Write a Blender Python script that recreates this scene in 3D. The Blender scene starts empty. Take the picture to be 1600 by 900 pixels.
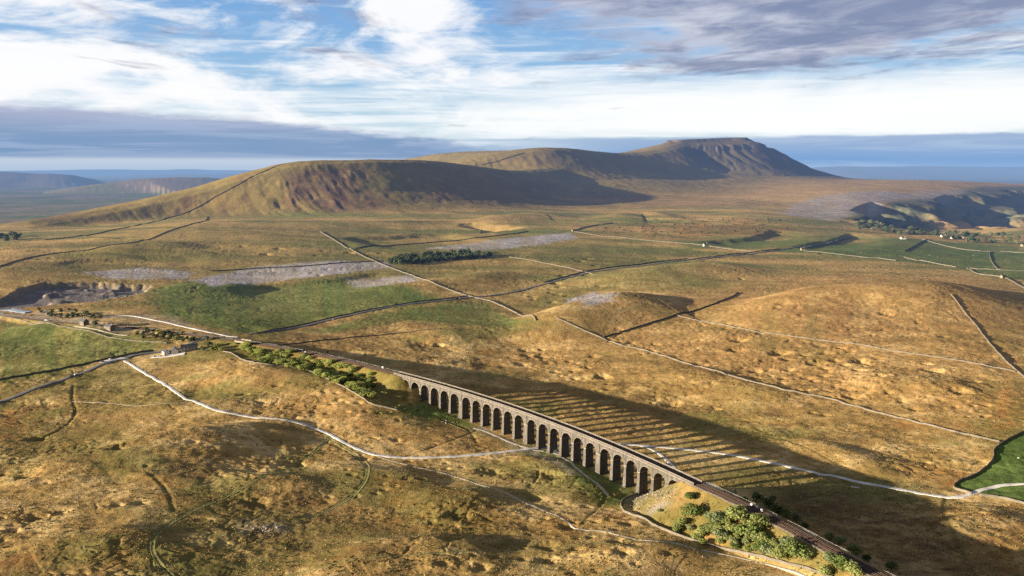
import bpy, math, random
import numpy as np
R = math.radians
random.seed(7)
RNG = np.random.default_rng(11)
SC = bpy.context.scene
COL = SC.collection

# ------------------------------------------------------------------ camera model
FPX, CAMZ, PITCH = 1244.0, 256.0, math.atan(188/1244)
CP, SP = math.cos(PITCH), math.sin(PITCH)
def ray(px, py):
    u = (np.asarray(px, float)-800)/FPX; v = (450-np.asarray(py, float))/FPX
    return u, CP+v*SP, -SP+v*CP
def at_z(px, py, z):
    dx, dy, dz = ray(px, py); t = (z-CAMZ)/dz
    return dx*t, dy*t
def at_y(px, py, Y):
    dx, dy, dz = ray(px, py); t = Y/dy
    return dx*t, Y, CAMZ+dz*t

# ------------------------------------------------------------------ noise
def _h(ix, iy, s):
    n = (ix.astype(np.int64)*374761393 + iy.astype(np.int64)*668265263 + s*1274126177) & 0xffffffff
    n = ((n ^ (n >> 13))*1274126177) & 0xffffffff
    return ((n ^ (n >> 16)) & 0xffffff).astype(np.float32)/np.float32(0xffffff)
def pn(x, y, s=0):
    x = np.asarray(x, np.float64); y = np.asarray(y, np.float64)
    ix = np.floor(x); iy = np.floor(y)
    fx = (x-ix).astype(np.float32); fy = (y-iy).astype(np.float32)
    ix = ix.astype(np.int64); iy = iy.astype(np.int64)
    u = fx*fx*fx*(fx*(fx*6-15)+10); v = fy*fy*fy*(fy*(fy*6-15)+10)
    def g(ax, ay, dx, dy):
        a = _h(ax, ay, s)*np.float32(6.2831853)
        return np.cos(a)*dx+np.sin(a)*dy
    a = g(ix, iy, fx, fy); b = g(ix+1, iy, fx-1, fy)
    c = g(ix, iy+1, fx, fy-1); d = g(ix+1, iy+1, fx-1, fy-1)
    r = a+u*(b-a); t = c+u*(d-c)
    return (r+v*(t-r))*1.5
def fbm(x, y, s=0, o=4, g=.5):
    r = 0; a = 1; n = 0
    for k in range(o):
        r = r+a*pn(x*2**k, y*2**k, s+k*17); n += a; a *= g
    return r/n
def sm(a, b, x):
    t = np.clip((x-a)/(b-a), 0, 1); return t*t*(3-2*t)

# ------------------------------------------------------------------ geometry helpers
def resample(P, step):
    P = np.asarray(P, float); d = np.r_[0, np.cumsum(np.hypot(*np.diff(P[:, :2], axis=0).T))]
    n = max(2, int(d[-1]/step)+1); t = np.linspace(0, d[-1], n)
    return np.stack([np.interp(t, d, P[:, k]) for k in range(P.shape[1])], 1)
def smooth(P, n=3):
    P = np.asarray(P, float)
    for _ in range(n):                                              # Chaikin
        Q = np.empty((len(P)*2-2, P.shape[1])); Q[0::2] = P[:-1]*.75+P[1:]*.25; Q[1::2] = P[:-1]*.25+P[1:]*.75
        P = np.vstack([P[:1], Q, P[-1:]])
    return P
def pdist(X, Y, P, reach):
    """distance to a polyline, its z (or 0), side (+ = left of travel), arclength; far points get distance 1e9"""
    P = np.asarray(P, float); D = np.full(X.shape, 1e9, np.float64); Z = np.zeros(X.shape); S = np.zeros(X.shape); T = np.zeros(X.shape)
    m = (X > P[:, 0].min()-reach) & (X < P[:, 0].max()+reach) & (Y > P[:, 1].min()-reach) & (Y < P[:, 1].max()+reach)
    if not m.any(): return D, Z, S, T
    x = X[m]; y = Y[m]; d = np.full(x.shape, 1e18); z = np.zeros(x.shape); s = np.zeros(x.shape); tt = np.zeros(x.shape); acc = 0
    for a, b in zip(P[:-1], P[1:]):
        ex, ey = b[0]-a[0], b[1]-a[1]; L2 = ex*ex+ey*ey+1e-9
        t = np.clip(((x-a[0])*ex+(y-a[1])*ey)/L2, 0, 1)
        qx = x-a[0]-t*ex; qy = y-a[1]-t*ey; dd = qx*qx+qy*qy
        k = dd < d
        d[k] = dd[k]; s[k] = ((ex*qy-ey*qx)/(math.sqrt(L2)*np.sqrt(dd)+1e-6))[k]; tt[k] = acc+t[k]*math.sqrt(L2)
        if P.shape[1] > 2: z[k] = (a[2]+t*(b[2]-a[2]))[k]
        acc += math.sqrt(L2)
    D[m] = np.sqrt(d); Z[m] = z; S[m] = s; T[m] = tt
    return D, Z, S, T
def sdist(X, Y, P, reach):
    """like pdist but rounded where the line bends, so slopes do not crease"""
    D, Z, S, T = pdist(X, Y, P, reach)
    m = (D > 60) & (D < 1e8)
    if not m.any(): return D, Z, S, T
    Q = resample(P, 70.); tg = np.gradient(Q[:, :2], axis=0); tg /= np.linalg.norm(tg, axis=1, keepdims=True); L = np.r_[0, np.cumsum(np.hypot(*np.diff(Q[:, :2], axis=0).T))]
    sp = L[1]; x = X[m]; y = Y[m]; sw = np.zeros(x.shape); sz = np.zeros(x.shape); ss = np.zeros(x.shape); st = np.zeros(x.shape)
    for i in range(len(Q)):
        qx = x-Q[i, 0]; qy = y-Q[i, 1]; r2 = qx*qx+qy*qy+1; w = 1/(r2*r2*r2)
        sw += w; sz += w*Q[i, 2]; st += w*L[i]; ss += w*(tg[i, 0]*qy-tg[i, 1]*qx)/np.sqrt(r2)
    d = (sw*sp/1.178)**(-1/5.); b = sm(60, 220, D[m])
    ss = np.clip(ss/sw*1.15, -1, 1)
    D[m] = D[m]*(1-b)+d*b; Z[m] = Z[m]*(1-b)+sz/sw*b; S[m] = S[m]*(1-b)+ss*b; T[m] = T[m]*(1-b)+st/sw*b
    return D, Z, S, T
def inpoly(X, Y, P):
    c = np.zeros(X.shape, bool); n = len(P)
    for i in range(n):
        x1, y1 = P[i]; x2, y2 = P[(i+1) % n]
        if y1 == y2: continue
        k = ((y1 > Y) != (y2 > Y)) & (X < (x2-x1)*(Y-y1)/(y2-y1)+x1)
        c ^= k
    return c

# ------------------------------------------------------------------ relief: control points (px, py, z) or ('y', px, Y, z)
CTRL = [(0,900,10),(400,900,8),(800,900,10),(1100,885,13),(1200,875,15),(1290,898,16),(1440,885,9),(1600,900,9),(-100,800,10),
 (1000,815,8),(975,782,3),(940,742,1),(822,692,1),(722,652,3),(651,621,7),(850,760,3),(700,780,5),(550,800,6),(600,640,7),
 (580,632,9),(500,598,15),(400,570,22),(345,548,25),(330,530,30),(240,512,33),(170,508,34),(60,492,35),(0,488,36),
 (290,547,24),(200,565,18),(0,628,8),(0,560,20),(100,600,12),(300,630,9),(480,665,6),(600,712,3),(850,702,0),(400,740,7),
 (0,700,8),(200,750,11),(120,660,6),(300,690,10),
 (800,560,5),(950,600,4),(1100,640,3),(1100,700,1),(1300,700,3),(1500,780,3),(1300,820,4),(1600,760,6),(1600,640,14),(1400,600,14),
 (1250,530,22),(1400,500,34),(1550,480,36),(1600,540,26),(1100,450,34),(1000,500,22),(700,500,22),(500,520,24),(850,500,16),(620,560,16),
 (400,450,36),(560,470,32),(700,420,42),(900,430,36),(1000,400,42),(1200,400,36),(1350,410,32),(1500,420,22),(1600,430,20),
 (0,430,62),(200,440,50),(250,400,66),(450,400,60),(700,380,58),
 ('y',300,2600,88),('y',600,2700,84),('y',850,2700,78),('y',1050,2700,66),('y',1300,2700,48),('y',1500,2700,22),('y',1600,2700,16),('y',1700,2700,20),
 ('y',600,3300,104),('y',900,3300,88),('y',1150,3300,92),('y',1300,3300,72),('y',1500,3300,34),('y',1650,3300,24),
 ('y',900,4000,100),('y',1150,4000,108),('y',1350,4000,112),('y',1480,4200,70),('y',1650,4200,10),
 ('y',900,5000,122),('y',1150,5000,132),('y',1350,5000,148),('y',1480,5200,140),('y',1700,5200,40),
 ('y',1150,6500,160),('y',1350,6500,158),('y',1500,6500,146),('y',1700,6500,112),('y',800,7500,120),('y',1300,8500,60),('y',1600,8500,50),
 ('y',-150,2300,62),('y',-150,2700,58),('y',0,3600,10),('y',200,3800,10),('y',-200,4500,-10),('y',100,5500,-15),('y',350,5500,10),('y',0,7500,-10),('y',350,7500,0)]
_cx, _cy, _cz = [], [], []
for c in CTRL:
    if c[0] == 'y': x, y, z = (c[1]-800)/FPX*c[2]*1.0, c[2], c[3]
    else: (x, y), z = at_z(c[0], c[1], c[2]), c[2]
    _cx.append(2.2*x/y); _cy.append(math.log(y)); _cz.append(z)
_cx, _cy, _cz = map(np.array, (_cx, _cy, _cz))
def _U(r2): return r2*np.log(r2+1e-9)
_n = len(_cz); _K = _U((_cx[:, None]-_cx)**2+(_cy[:, None]-_cy)**2)+np.eye(_n)*.004
_P = np.stack([np.ones(_n), _cx, _cy], 1)
_W = np.linalg.solve(np.block([[_K, _P], [_P.T, np.zeros((3, 3))]]), np.r_[_cz, 0, 0, 0])
def base(X, Y):
    Yc = np.clip(Y, 330, 9000); q = np.clip(2.2*X/np.maximum(Y, 1), -2.0, 2.0).ravel(); l = np.log(Yc).ravel()
    out = np.empty(q.shape)
    for i in range(0, len(q), 60000):
        a = q[i:i+60000, None].astype(np.float32); b = l[i:i+60000, None].astype(np.float32)
        out[i:i+60000] = _U((a-_cx.astype(np.float32))**2+(b-_cy.astype(np.float32))**2) @ _W[:_n]+_W[_n]+_W[_n+1]*a[:, 0]+_W[_n+2]*b[:, 0]
    out = out.reshape(X.shape)
    far = sm(7500, 11000, Y)
    return out*(1-far)+far*(-20)

def crest(*p): return smooth(np.array([at_y(*q) for q in p]), 2)
# ridges: crest line, profile towards the right of travel (camera side when travelling left to right), profile towards the left
PF_R = [(0,0),(40,2),(90,12),(160,44),(330,125),(470,180),(600,212),(800,238),(1200,275),(3000,460)]
PF_L = [(0,0),(60,3),(150,18),(400,90),(900,190),(1600,270),(3500,470)]
RIDGES = [
 ('park', crest((-420,470,2050),(-250,430,2250),(0,353,2560),(100,336,2720),(200,318,2880),(300,296,3020),(370,274,3120),(420,262,3180),(455,253,3230),(520,250,3300),(600,249,3440),(665,250,3620),(720,257,3900),(790,268,4300),(860,262,4800)),
   [(0,0),(45,2),(100,14),(170,48),(330,120),(460,160),(600,182),(900,210),(1400,260),(3000,460)], [(0,0),(80,4),(250,30),(600,120),(1200,260),(3500,600)], 9),
 ('simon', crest((610,262,6300),(650,247,6000),(690,240,5850),(740,236,5800),(790,236,5700)), [(0,0),(80,3),(160,16),(330,80),(600,170),(1000,260),(3000,500)], [(0,0),(200,20),(900,200),(3000,500)], 9),
 ('simon2', crest((700,256,4750),(745,243,4900),(800,234,5000),(840,230.5,5050),(880,232,5200),(925,237,5400),(965,240,5650),(1010,235,5900),(1050,224,6150)),
   [(0,0),(80,3),(150,20),(420,140),(560,182),(900,222),(1500,262),(3000,420)], [(0,0),(200,16),(900,200),(3000,500)], 9),
 ('ingle', crest((1062,218.5,6250),(1085,217,6300),(1120,216,6380),(1157,215,6430)),
   [(0,0),(55,2),(66,26),(150,40),(230,58),(250,92),(430,190),(540,240),(720,290),(1100,315),(1700,335),(3500,480)], [(0,0),(90,2),(120,30),(500,160),(1200,330),(3500,600)], 6),
 ('ingle2', crest((1157,221,6450),(1192,229,6420),(1196,231,6400)), [(0,0),(25,2),(45,26),(130,80),(240,158),(340,212),(460,242),(800,268),(2500,420)], [(0,0),(60,4),(120,34),(500,160),(1200,330),(3500,600)], 6),
 # far country
 ('far_a', crest((60,305,8200),(130,292,8600),(200,280,9000),(260,276.5,9200),(330,277,9400),(400,281,9700),(480,285,10000)), [(0,0),(300,20),(1200,120),(3000,170),(7000,260)], [(0,0),(500,40),(2000,160),(7000,300)], 8),
 ('far_b', crest((-300,262,12500),(-60,266,12500),(20,268,12600),(60,271.5,12700),(90,271,12800),(130,276,13000),(160,284,13200),(220,300,13500)), [(0,0),(200,10),(500,90),(1500,180),(5000,300)], [(0,0),(500,40),(2000,160),(7000,300)], 8),
 ('far_c', crest((-400,262,36000),(-100,267,36000),(60,266.5,36000),(150,264,36000),(250,265.5,36000),(290,263.5,36000),(340,266,36000),(500,266,36000),(800,267,36000)), [(0,0),(2000,100),(6000,300),(15000,800)], [(0,0),(2000,100),(9000,500)], 8),
 ('far_c2', crest((130,276,22000),(220,273,22500),(330,272,23000),(420,271,23500),(500,272,24000)), [(0,0),(2000,150),(6000,400)], [(0,0),(2000,100),(9000,500)], 8),
 ('far_d', crest((1100,268,24000),(1240,264,24000),(1300,259.5,24000),(1380,260.5,24500),(1450,259,25000),(1520,261,25000),(1700,259.5,25000),(2000,262,25000)), [(0,0),(1200,60),(4000,300),(9000,420),(15000,600)], [(0,0),(2000,100),(9000,500)], 8),
]
# drumlins and knolls: (px, py, z at centre, length, width, height, axis angle in degrees from +X)
DRUM = [(995,478,30,170,52,15,28),(900,520,18,120,60,8,35),(1450,480,36,260,90,14,20),(1330,440,36,200,60,9,10),(1080,425,38,180,50,9,12),
 (820,345,76,160,60,16,5),(960,330,84,130,50,12,5),(650,350,86,170,50,9,0),(1190,350,60,200,80,8,0),(780,420,42,150,60,6,10),
 (400,640,9,70,26,6,20),(230,620,10,75,22,5,30),(300,725,10,80,18,5,25),(100,745,11,110,22,6,25),(650,665,7,60,30,5,10),(880,725,4,40,12,3,-40),
 (560,785,6,60,20,4,10),(480,650,7,60,30,4,0),(120,525,26,130,25,6,12),(830,855,9,60,18,4,10),(100,860,11,70,25,4,15),(950,860,11,40,14,4,20),
 (700,865,9,60,25,4,0),(1560,830,10,60,25,6,30),(1450,395,26,150,70,10,10),(1170,440,34,160,40,8,20),(1320,345,66,160,60,12,5)]
SWELL = [([(-60,792),(60,748),(180,715),(300,690),(430,672),(500,668)],12,60,26),([(150,672),(220,648),(290,637),(360,640),(420,640)],7,42,26),
 ([(262,606),(350,585),(430,588),(530,612),(620,660),(700,690)],9,52,36),([(780,540),(830,526),(880,509),(930,494),(985,482),(1035,475),(1080,474)],28,84,56),
 ([(650,538),(720,522),(800,520)],9,60,50),([(1150,520),(1210,493),(1290,476),(1400,476),(1480,462),(1560,458)],30,105,75),
 ([(900,450),(1000,433),(1100,420),(1200,417)],14,90,60),([(-20,885),(80,852),(200,838),(255,852)],6,26,14),([(470,905),(560,872),(680,858),(800,880)],9,34,20),
 ([(890,895),(960,868),(1050,862),(1120,880)],6,20,14),([(790,738),(850,726),(900,748),(935,790)],5,26,20),([(935,346),(1000,334),(1065,346)],14,110,70),
 ([(735,350),(820,338),(905,341)],14,110,70),([(560,455),(700,445),(800,425)],8,70,50),([(0,520),(90,512),(190,520)],8,36,26),([(1230,690),(1330,715),(1420,745)],5,30,22),
 ([(620,800),(720,775),(800,790)],6,34,20),([(1450,840),(1540,815),(1620,810)],7,34,26),([(1000,575),(1130,600),(1260,640)],6,50,40),([(250,455),(330,448),(420,452)],6,50,40),
 ([(120,400),(220,385),(330,385)],9,80,60),([(430,350),(560,352),(700,345)],9,90,70),([(500,735),(600,745),(700,760)],5,30,20),([(330,760),(420,755),(520,770)],6,32,20),
 ([(1300,600),(1420,600),(1560,620)],7,50,40),([(700,600),(760,590),(860,590)],3,40,30)]
_dr = []
for px, py, z, L, W, H, ang in DRUM[8:9]:
    x, y = at_z(px, py, z); _dr.append((float(x), float(y), L, W, H, R(ang)))

# ------------------------------------------------------------------ railway line
def lift_path(pts):
    return smooth(np.array([[*map(float, at_z(a, b, z)), z] for a, b, z in pts]), 2)
RAIL_L = lift_path([(-330,488,38),(-120,486,37.5),(0,491,37),(107,504.5,36),(187,509,35),(240,515,34),(300,522.5,33),(347,528,32.4),(400,535.5,31.6),(470,548,30.6),(545,563.5,30),(625,584,30)])
VIA = lift_path([(625,584,30),(669,595.5,30),(739,616,30),(820,641.3,30),(900,672,30),(980,706,30),(1060,741,30),(1080,750.5,30)])
RAIL_R = lift_path([(1080,750.5,30),(1125,769,30),(1169,790,30),(1216,813.5,30),(1262,838,30),(1325,871,30),(1378,899,30),(1460,945,30),(1600,1030,30)])
# fit the viaduct centre line by a gentle curve
_c = VIA[:, :2]; _ch = _c[-1]-_c[0]; _L = np.hypot(*_ch); _e = _ch/_L; _nn = np.array([-_e[1], _e[0]])
_s = (_c-_c[0]) @ _e; _o = (_c-_c[0]) @ _nn; _k = np.sum(_o*(_s*(_L-_s)))/np.sum((_s*(_L-_s))**2)
def via_pt(s): return _c[0]+_e*s+_nn*_k*s*(_L-s)
def via_dir(s):
    d = _e+_nn*_k*(_L-2*s); return d/np.hypot(*d)

_sw = []
CLIFF = []
STREAMS = []      # filled below: (polyline world, half width, depth)
def relief(X, Y, detail=True):
    h = base(X, Y)
    for x, y, L, W, H, a in _dr:
        m = (np.abs(X-x) < 3*L) & (np.abs(Y-y) < 3*L)
        if not m.any(): continue
        p = (X[m]-x)*math.cos(a)+(Y[m]-y)*math.sin(a); q = -(X[m]-x)*math.sin(a)+(Y[m]-y)*math.cos(a)
        q = q+W*.25*np.sin(p/L*2)
        h[m] += H*np.exp(-(p/L)**2-(q/W)**2)
    for P, H, wr, wl in _sw:
        d, z, s_, t = pdist(X, Y, P, 4*max(wr, wl)); k = d < 4*max(wr, wl)
        if not k.any(): continue
        L = np.hypot(*np.diff(P, axis=0).T).sum(); e = sm(-.12, .38, t[k]/L)*sm(1.12, .62, t[k]/L)
        h[k] += H*1.1*e*np.exp(-(d[k]/(wl+(wr-wl)*sm(.8, -.8, s_[k])))**2)
    w = np.zeros(X.shape)
    D = np.hypot(X, Y)
    if detail:
        hilly = sm(2300, 3000, Y)
        gul = fbm(X/210, Y/260, 5, 4)
    for name, P, pr, pl, k in RIDGES:
        d, z, s, t = pdist(X, Y, P, 16000) if name.startswith('far') else sdist(X, Y, P, 3600)
        ok = d < 1e8
        if not ok.any(): continue
        dd = d[ok]; ss = s[ok]
        if detail and not name.startswith('far'):
            tt = t[ok]; am = (34 if name.startswith('ingle') else 14)+16*sm(-.1, .3, pn(tt/420, dd/900, 300))
            if name.startswith('simon'): am = am*.6
            if name == 'park':
                xx = X[ok]; am = am*.4+28*sm(-950, -800, xx)*sm(-540, -660, xx)*sm(-.2, .2, pn(tt/120, dd/90, 303)+.1)
            gg = np.abs(fbm((tt+30*gul[ok])/85, dd/420, 301, 4))-.22
            dd = np.maximum(dd+sm(25, 160, dd)*gg*am*(1-sm(700, 1200, dd))+gul[ok]*14*sm(60, 300, dd), 0)
        sg = 1 if name.startswith('far') else 1
        pr_ = np.array(pr, float); pl_ = np.array(pl, float)
        wr_ = sm(.75, -.75, ss); bl = wr_*np.interp(dd, *pr_.T)+(1-wr_)*np.interp(dd, *pl_.T)
        hr = z[ok]-bl
        cur = h[ok]; kk = float(k)
        mx = np.maximum(cur, hr); res = mx+kk*np.log(np.exp((cur-mx)/kk)+np.exp((hr-mx)/kk))
        res -= kk*np.exp(-np.abs(hr-cur)/kk)*0*np.log(2)
        if name.startswith('far'): res = mx
        h[ok] = res
        w[ok] = np.maximum(w[ok], sm(-12, 25, hr-cur))
    if detail:
        # rolling moor
        near = 1-sm(2600, 3600, Y)
        h += near*(1-.55*sm(900, 1300, Y))*(2.4*fbm(X/100+.3*pn(X/60, Y/60, 44), Y/80, 40, 3)+1.5*fbm((X+Y*.35)/30, (Y-X*.2)/17, 60, 3)*sm(0, .4, fbm(X/260, Y/200, 77, 2)+.35))
        h += w*(6*fbm(X/420, Y/420, 80, 4)+3.0*np.abs(fbm(X/90, Y/140, 90, 3)))
        h += (1-near)*(1-w)*5*fbm(X/300, Y/260, 70, 4)*(1-sm(6500, 9000, Y))
        # limestone scars: low steps across the middle distance
        st = sm(1500, 1900, Y)*(1-sm(3300, 4200, Y))
        v = (Y+260*fbm(X/900, Y/700, 31, 3)+X*.12)/190; fr = v-np.floor(v)
        h += st*(1-w)*(sm(.0, .07, fr)-fr)*-3.2*sm(-.1, .25, fbm(X/500, Y/350, 33, 2))
        farm = sm(10000, 13000, Y)
        h += farm*(60*fbm(X/2600, Y/2600, 99, 4))*(1-sm(20000, 24000, Y)*.6)*np.where(w > .3, .5, .3)
    for P, dep, w1, w2 in CLIFF:
        R_ = w1+w2; d, z, s_, t = pdist(X, Y, P, R_); k = d < R_
        if not k.any(): continue
        L = np.hypot(*np.diff(P, axis=0).T).sum(); e = sm(0, .18, t[k]/L)*sm(1, .82, t[k]/L)
        dj = np.maximum(d[k]+((fbm(X[k]/110, Y[k]/110, 500, 3)*.45+(fbm(X[k]/420, Y[k]/420, 505, 2)*2.2 if dep > 30 else 0))*w1 if detail else 0), 0)
        h[k] -= dep*e*sm(.15, -.35, s_[k])*sm(0, w1, dj)*(1-sm(w1*1.5, R_*.95, d[k]))
    # railway banks
    for P in (RAIL_L, RAIL_R):
        d, z, s, t = pdist(X, Y, P, 130)
        ok = d < 130
        if ok.any():
            dd = d[ok]+(1.2*fbm(X[ok]/14, Y[ok]/14, 21, 2) if detail else 0)
            zb = z[ok]-.95
            up = zb-np.maximum(0, dd-6.2)*.66
            dn = zb+np.maximum(0, dd-7.5)*.5
            c = h[ok]
            c = np.where(up > c, up, c); c = np.where((dn < c), dn, c); h[ok] = c
    return h, w
PITZ = []
HOLLOW = []       # explicit pits filled below
def micro(X, Y, h, w):
    """shake holes, hummocks, quarry, streams"""
    near = (1-sm(1700, 2600, Y))
    dR = np.minimum(pdist(X, Y, RAIL_L, 90)[0], pdist(X, Y, RAIL_R, 90)[0])
    dV = pdist(X, Y, VIA, 60)[0]
    keep = sm(26, 60, np.minimum(dR, 1e3))*sm(12, 45, np.minimum(dV, 1e3))
    m = near > .01
    x, y = X[m], Y[m]; out = np.zeros(x.shape); pz = np.full(x.shape, -.62)
    for P, v in PITZ: pz = np.where(inpoly(x, y, P), v, pz)
    wob = 1+.45*fbm(x/6, y/5, 58, 2)
    for cell, seed, rmin, rmax, dep, thr, grp in ((30, 3, 3.2, 6.2, 2.9, .10, 150), (16, 9, 1.6, 3.0, 1.3, .06, 110), (66, 15, 6, 10, 4.4, .06, 330)):
        ix = np.floor(x/cell); iy = np.floor(y/cell)
        for ax in (-1, 0, 1):
            for ay in (-1, 0, 1):
                jx = ix+ax; jy = iy+ay
                cx = (jx+.2+.6*_h(jx, jy, seed))*cell; cy = (jy+.2+.6*_h(jx, jy, seed+1))*cell
                g = pn(cx/grp, cy/grp*.8, seed+2)+pz
                r = rmin+(rmax-rmin)*_h(jx, jy, seed+3); on = (g+.35*_h(jx, jy, seed+4)) > thr+.18
                q = np.sqrt(((x-cx)/1.3)**2+(y-cy)**2)/r*wob
                out += np.where(on, -dep*(r/rmax)*np.exp(-q**2.0*1.4)+.10*dep*np.exp(-((q-1.5)/.5)**2), 0)
    for cx, cy, r, dep in HOLLOW:
        k = (np.abs(x-cx) < 4*r) & (np.abs(y-cy) < 4*r)
        q = np.hypot((x[k]-cx)/1.3, y[k]-cy)/r*wob[k]*1.15
        out[k] += -dep*np.exp(-q**2*1.3)
    hum = sm(-.15, .3, fbm(x/130, y/100, 51, 2))
    rid = np.abs(fbm((x+y*.3)/26, (y-x*.15)/17, 54, 3)); out += -.65*np.exp(-(rid/.06)**2)*sm(.05, .3, fbm(x/90, y/70, 56, 2))
    out += (.55*fbm(x/7.5, y/6, 52, 3))*(.25+hum)+.20*np.abs(pn(x/3.0, y/2.6, 57))*(1-sm(700, 1200, y))
    h = h.copy(); h[m] += out*keep[m]*near[m]
    for P, wd, dep in STREAMS:
        d = pdist(X, Y, P, wd*5)[0]; k = d < wd*5
        h[k] -= dep*np.exp(-(d[k]/wd)**2)
    return h

def _hit(pts):
    """pixel -> point on the relief"""
    Ys = np.exp(np.linspace(math.log(330), math.log(60000), 640)); out = []
    px = np.array([p[0] for p in pts], float); py = np.array([p[1] for p in pts], float)
    dx, dy, dz = ray(px, py); t = Ys[None, :]/dy[:, None]
    X = dx[:, None]*t; Z = CAMZ+dz[:, None]*t
    H = relief(X, np.broadcast_to(Ys, X.shape).copy(), False)[0]
    B = Z < H
    for i in range(len(pts)):
        k = int(np.argmax(B[i])) if B[i].any() else 639
        k = max(k, 1); a = Z[i, k-1]-H[i, k-1]; b = H[i, k]-Z[i, k]
        f = a/(a+b+1e-9); f = min(max(f, 0), 1); y = Ys[k-1]+f*(Ys[k]-Ys[k-1]); out.append((dx[i]/dy[i]*y, y))
    return np.array(out)
def G(*pts): return _hit(pts)
def GL(*pts, n=2): return smooth(G(*pts), n)

_g = [(P, H, a, b) for P, H, a, b in SWELL]; _q = [(smooth(G(*P), 2), H*(.9 if P[0][1] > 560 else 1.0), a, b) for P, H, a, b in _g]; _sw += _q
_cl = [(G(*P), a, b*1.5, c) for P, a, b, c in [([(1492,350),(1500,334),(1512,318),(1535,304),(1566,297),(1610,294)], 60, 130, 1300),
 ([(1428,338),(1440,322),(1462,309),(1490,301),(1525,297)], 40, 70, 420), ([(1312,348),(1322,332),(1345,320),(1375,313),(1405,312)], 48, 110, 520),
 ([(1225,386),(1262,379),(1300,373),(1322,362)], 9, 22, 160), ([(1080,377),(1140,374),(1180,368),(1205,357)], 9, 20, 160), ([(60,412),(160,402),(260,398),(330,396)], 4, 20, 200),
 ([(330,450),(420,443),(520,436),(600,424)], 5, 14, 160), ([(700,352),(740,346),(790,350),(830,356)], 14, 60, 240), ([(520,372),(600,368),(700,362)], 8, 30, 300)]]
CLIFF += [(smooth(P, 2), a, b, c) for P, a, b, c in _cl]
_s0 = len(STREAMS)
STREAMS += [
 (GL((510,690),(540,705),(572,722),(574,745),(552,775),(505,800),(455,815)), 2.6, 1.0),
 (GL((520,680),(500,700),(460,725),(420,742),(330,785),(262,818),(236,842),(235,870),(270,900)), 2.2, .8),
 (GL((210,735),(235,738),(262,765),(272,800)), 3.0, 1.6),
 (GL((115,600),(112,625),(122,645),(95,672),(60,685),(20,690)), 2.6, 1.7),
 (GL((1350,740),(1300,722),(1240,690),(1180,668)), 2.0, 1.1),
 (GL((1480,775),(1470,800),(1500,850),(1530,905)), 3.0, 1.2),
 (GL((1130,560),(1180,572),(1190,600),(1230,612)), 1.8, .9),
 (GL((690,655),(730,668),(745,690)), 3.0, 1.4), (GL((745,672),(690,695),(630,716)), 2.2, 1.2),
 (GL((880,720),(920,745),(950,770),(940,790),(905,825)), 2.4, 1.2),
]
STREAMS[:] = [(P, w_*.6, d_*.38) for P, w_, d_ in STREAMS]
for px, py, r, dp in [(1015,806,3,1.4),(835,777,5,3.2),(805,770,4,2.2),(700,630,4,2),(715,640,4,2.2),(560,628,4,2),(600,765,4,1.6),(490,668,3.5,2),
   (465,725,7,3.4),(420,692,4,2.4),(398,735,7,3),(185,698,5,3.2),(95,800,5,3.4),(55,808,6,3.4),(400,785,7,4),(220,785,4,2.5),(185,790,4,2.6),(180,850,3.5,1.8),
   (40,740,9,4),(60,685,8,4),(20,828,4,2),(355,710,3.5,2),(405,645,3.5,2.2),(985,850,4,2.2),(1045,862,4,2.2),(1390,752,4,2.4),(300,690,3.5,2),(230,728,3,1.4),
   (1575,860,5,3.4),(1560,870,4,3),(1430,640,5,2.4),(1410,625,4,2),(1390,612,5,2.4),(1270,645,4,1.8),(1290,648,4,1.8)]:
    x, y = G((px, py))[0]; HOLLOW.append((x, y, r, dp))

PITZ += [(G((930,520),(1100,500),(1300,540),(1560,590),(1560,660),(1400,640),(1200,600),(1050,570)), .17), (G((640,525),(860,545),(960,590),(1130,640),(1040,640),(850,580),(700,550)), .0), (G((1180,480),(1300,470),(1450,500),(1340,530)), .1), (G((270,590),(400,580),(620,640),(640,700),(480,660)), -.12), (G((0,700),(120,760),(200,830),(0,900)), -.2), (G((560,700),(900,740),(1000,850),(700,900),(450,820)), -.25)]
QUARRY = G((5,468),(30,452),(70,442),(150,441),(235,446),(222,458),(150,470),(60,478),(0,484),(-40,486),(-40,478))
def quarry(X, Y, h):
    k = (X > QUARRY[:, 0].min()-80) & (X < QUARRY[:, 0].max()+80) & (Y > QUARRY[:, 1].min()-80) & (Y < QUARRY[:, 1].max()+80)
    if not k.any(): return h, np.zeros(X.shape)
    x, y = X[k], Y[k]; xx = x+9*fbm(x/22, y/22, 61, 3); yy = y+9*fbm(x/22, y/22, 63, 3)
    d = pdist(xx, yy, np.vstack([QUARRY, QUARRY[:1]]), 500)[0]; ins = inpoly(xx, yy, QUARRY)
    sd = np.where(ins, d, -d); f = sm(-4, 7, sd)
    floor = np.maximum(35, h[k]-9.5)+1.0*fbm(x/20, y/20, 65, 3)+5*sm(.25, .6, fbm(x/38, y/26, 67, 2))
    h = h.copy(); h[k] = h[k]*(1-f)+np.minimum(h[k], floor)*f
    m = np.zeros(X.shape); m[k] = sm(-8, 2, sd)
    return h, m
def full(X, Y):
    X = np.asarray(X, float); Y = np.asarray(Y, float)
    h, w = relief(X, Y); h = micro(X, Y, h, w); h, q = quarry(X, Y, h)
    return h, w, q
def gz(x, y): return float(full(np.array([x]), np.array([y]))[0][0])

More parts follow.
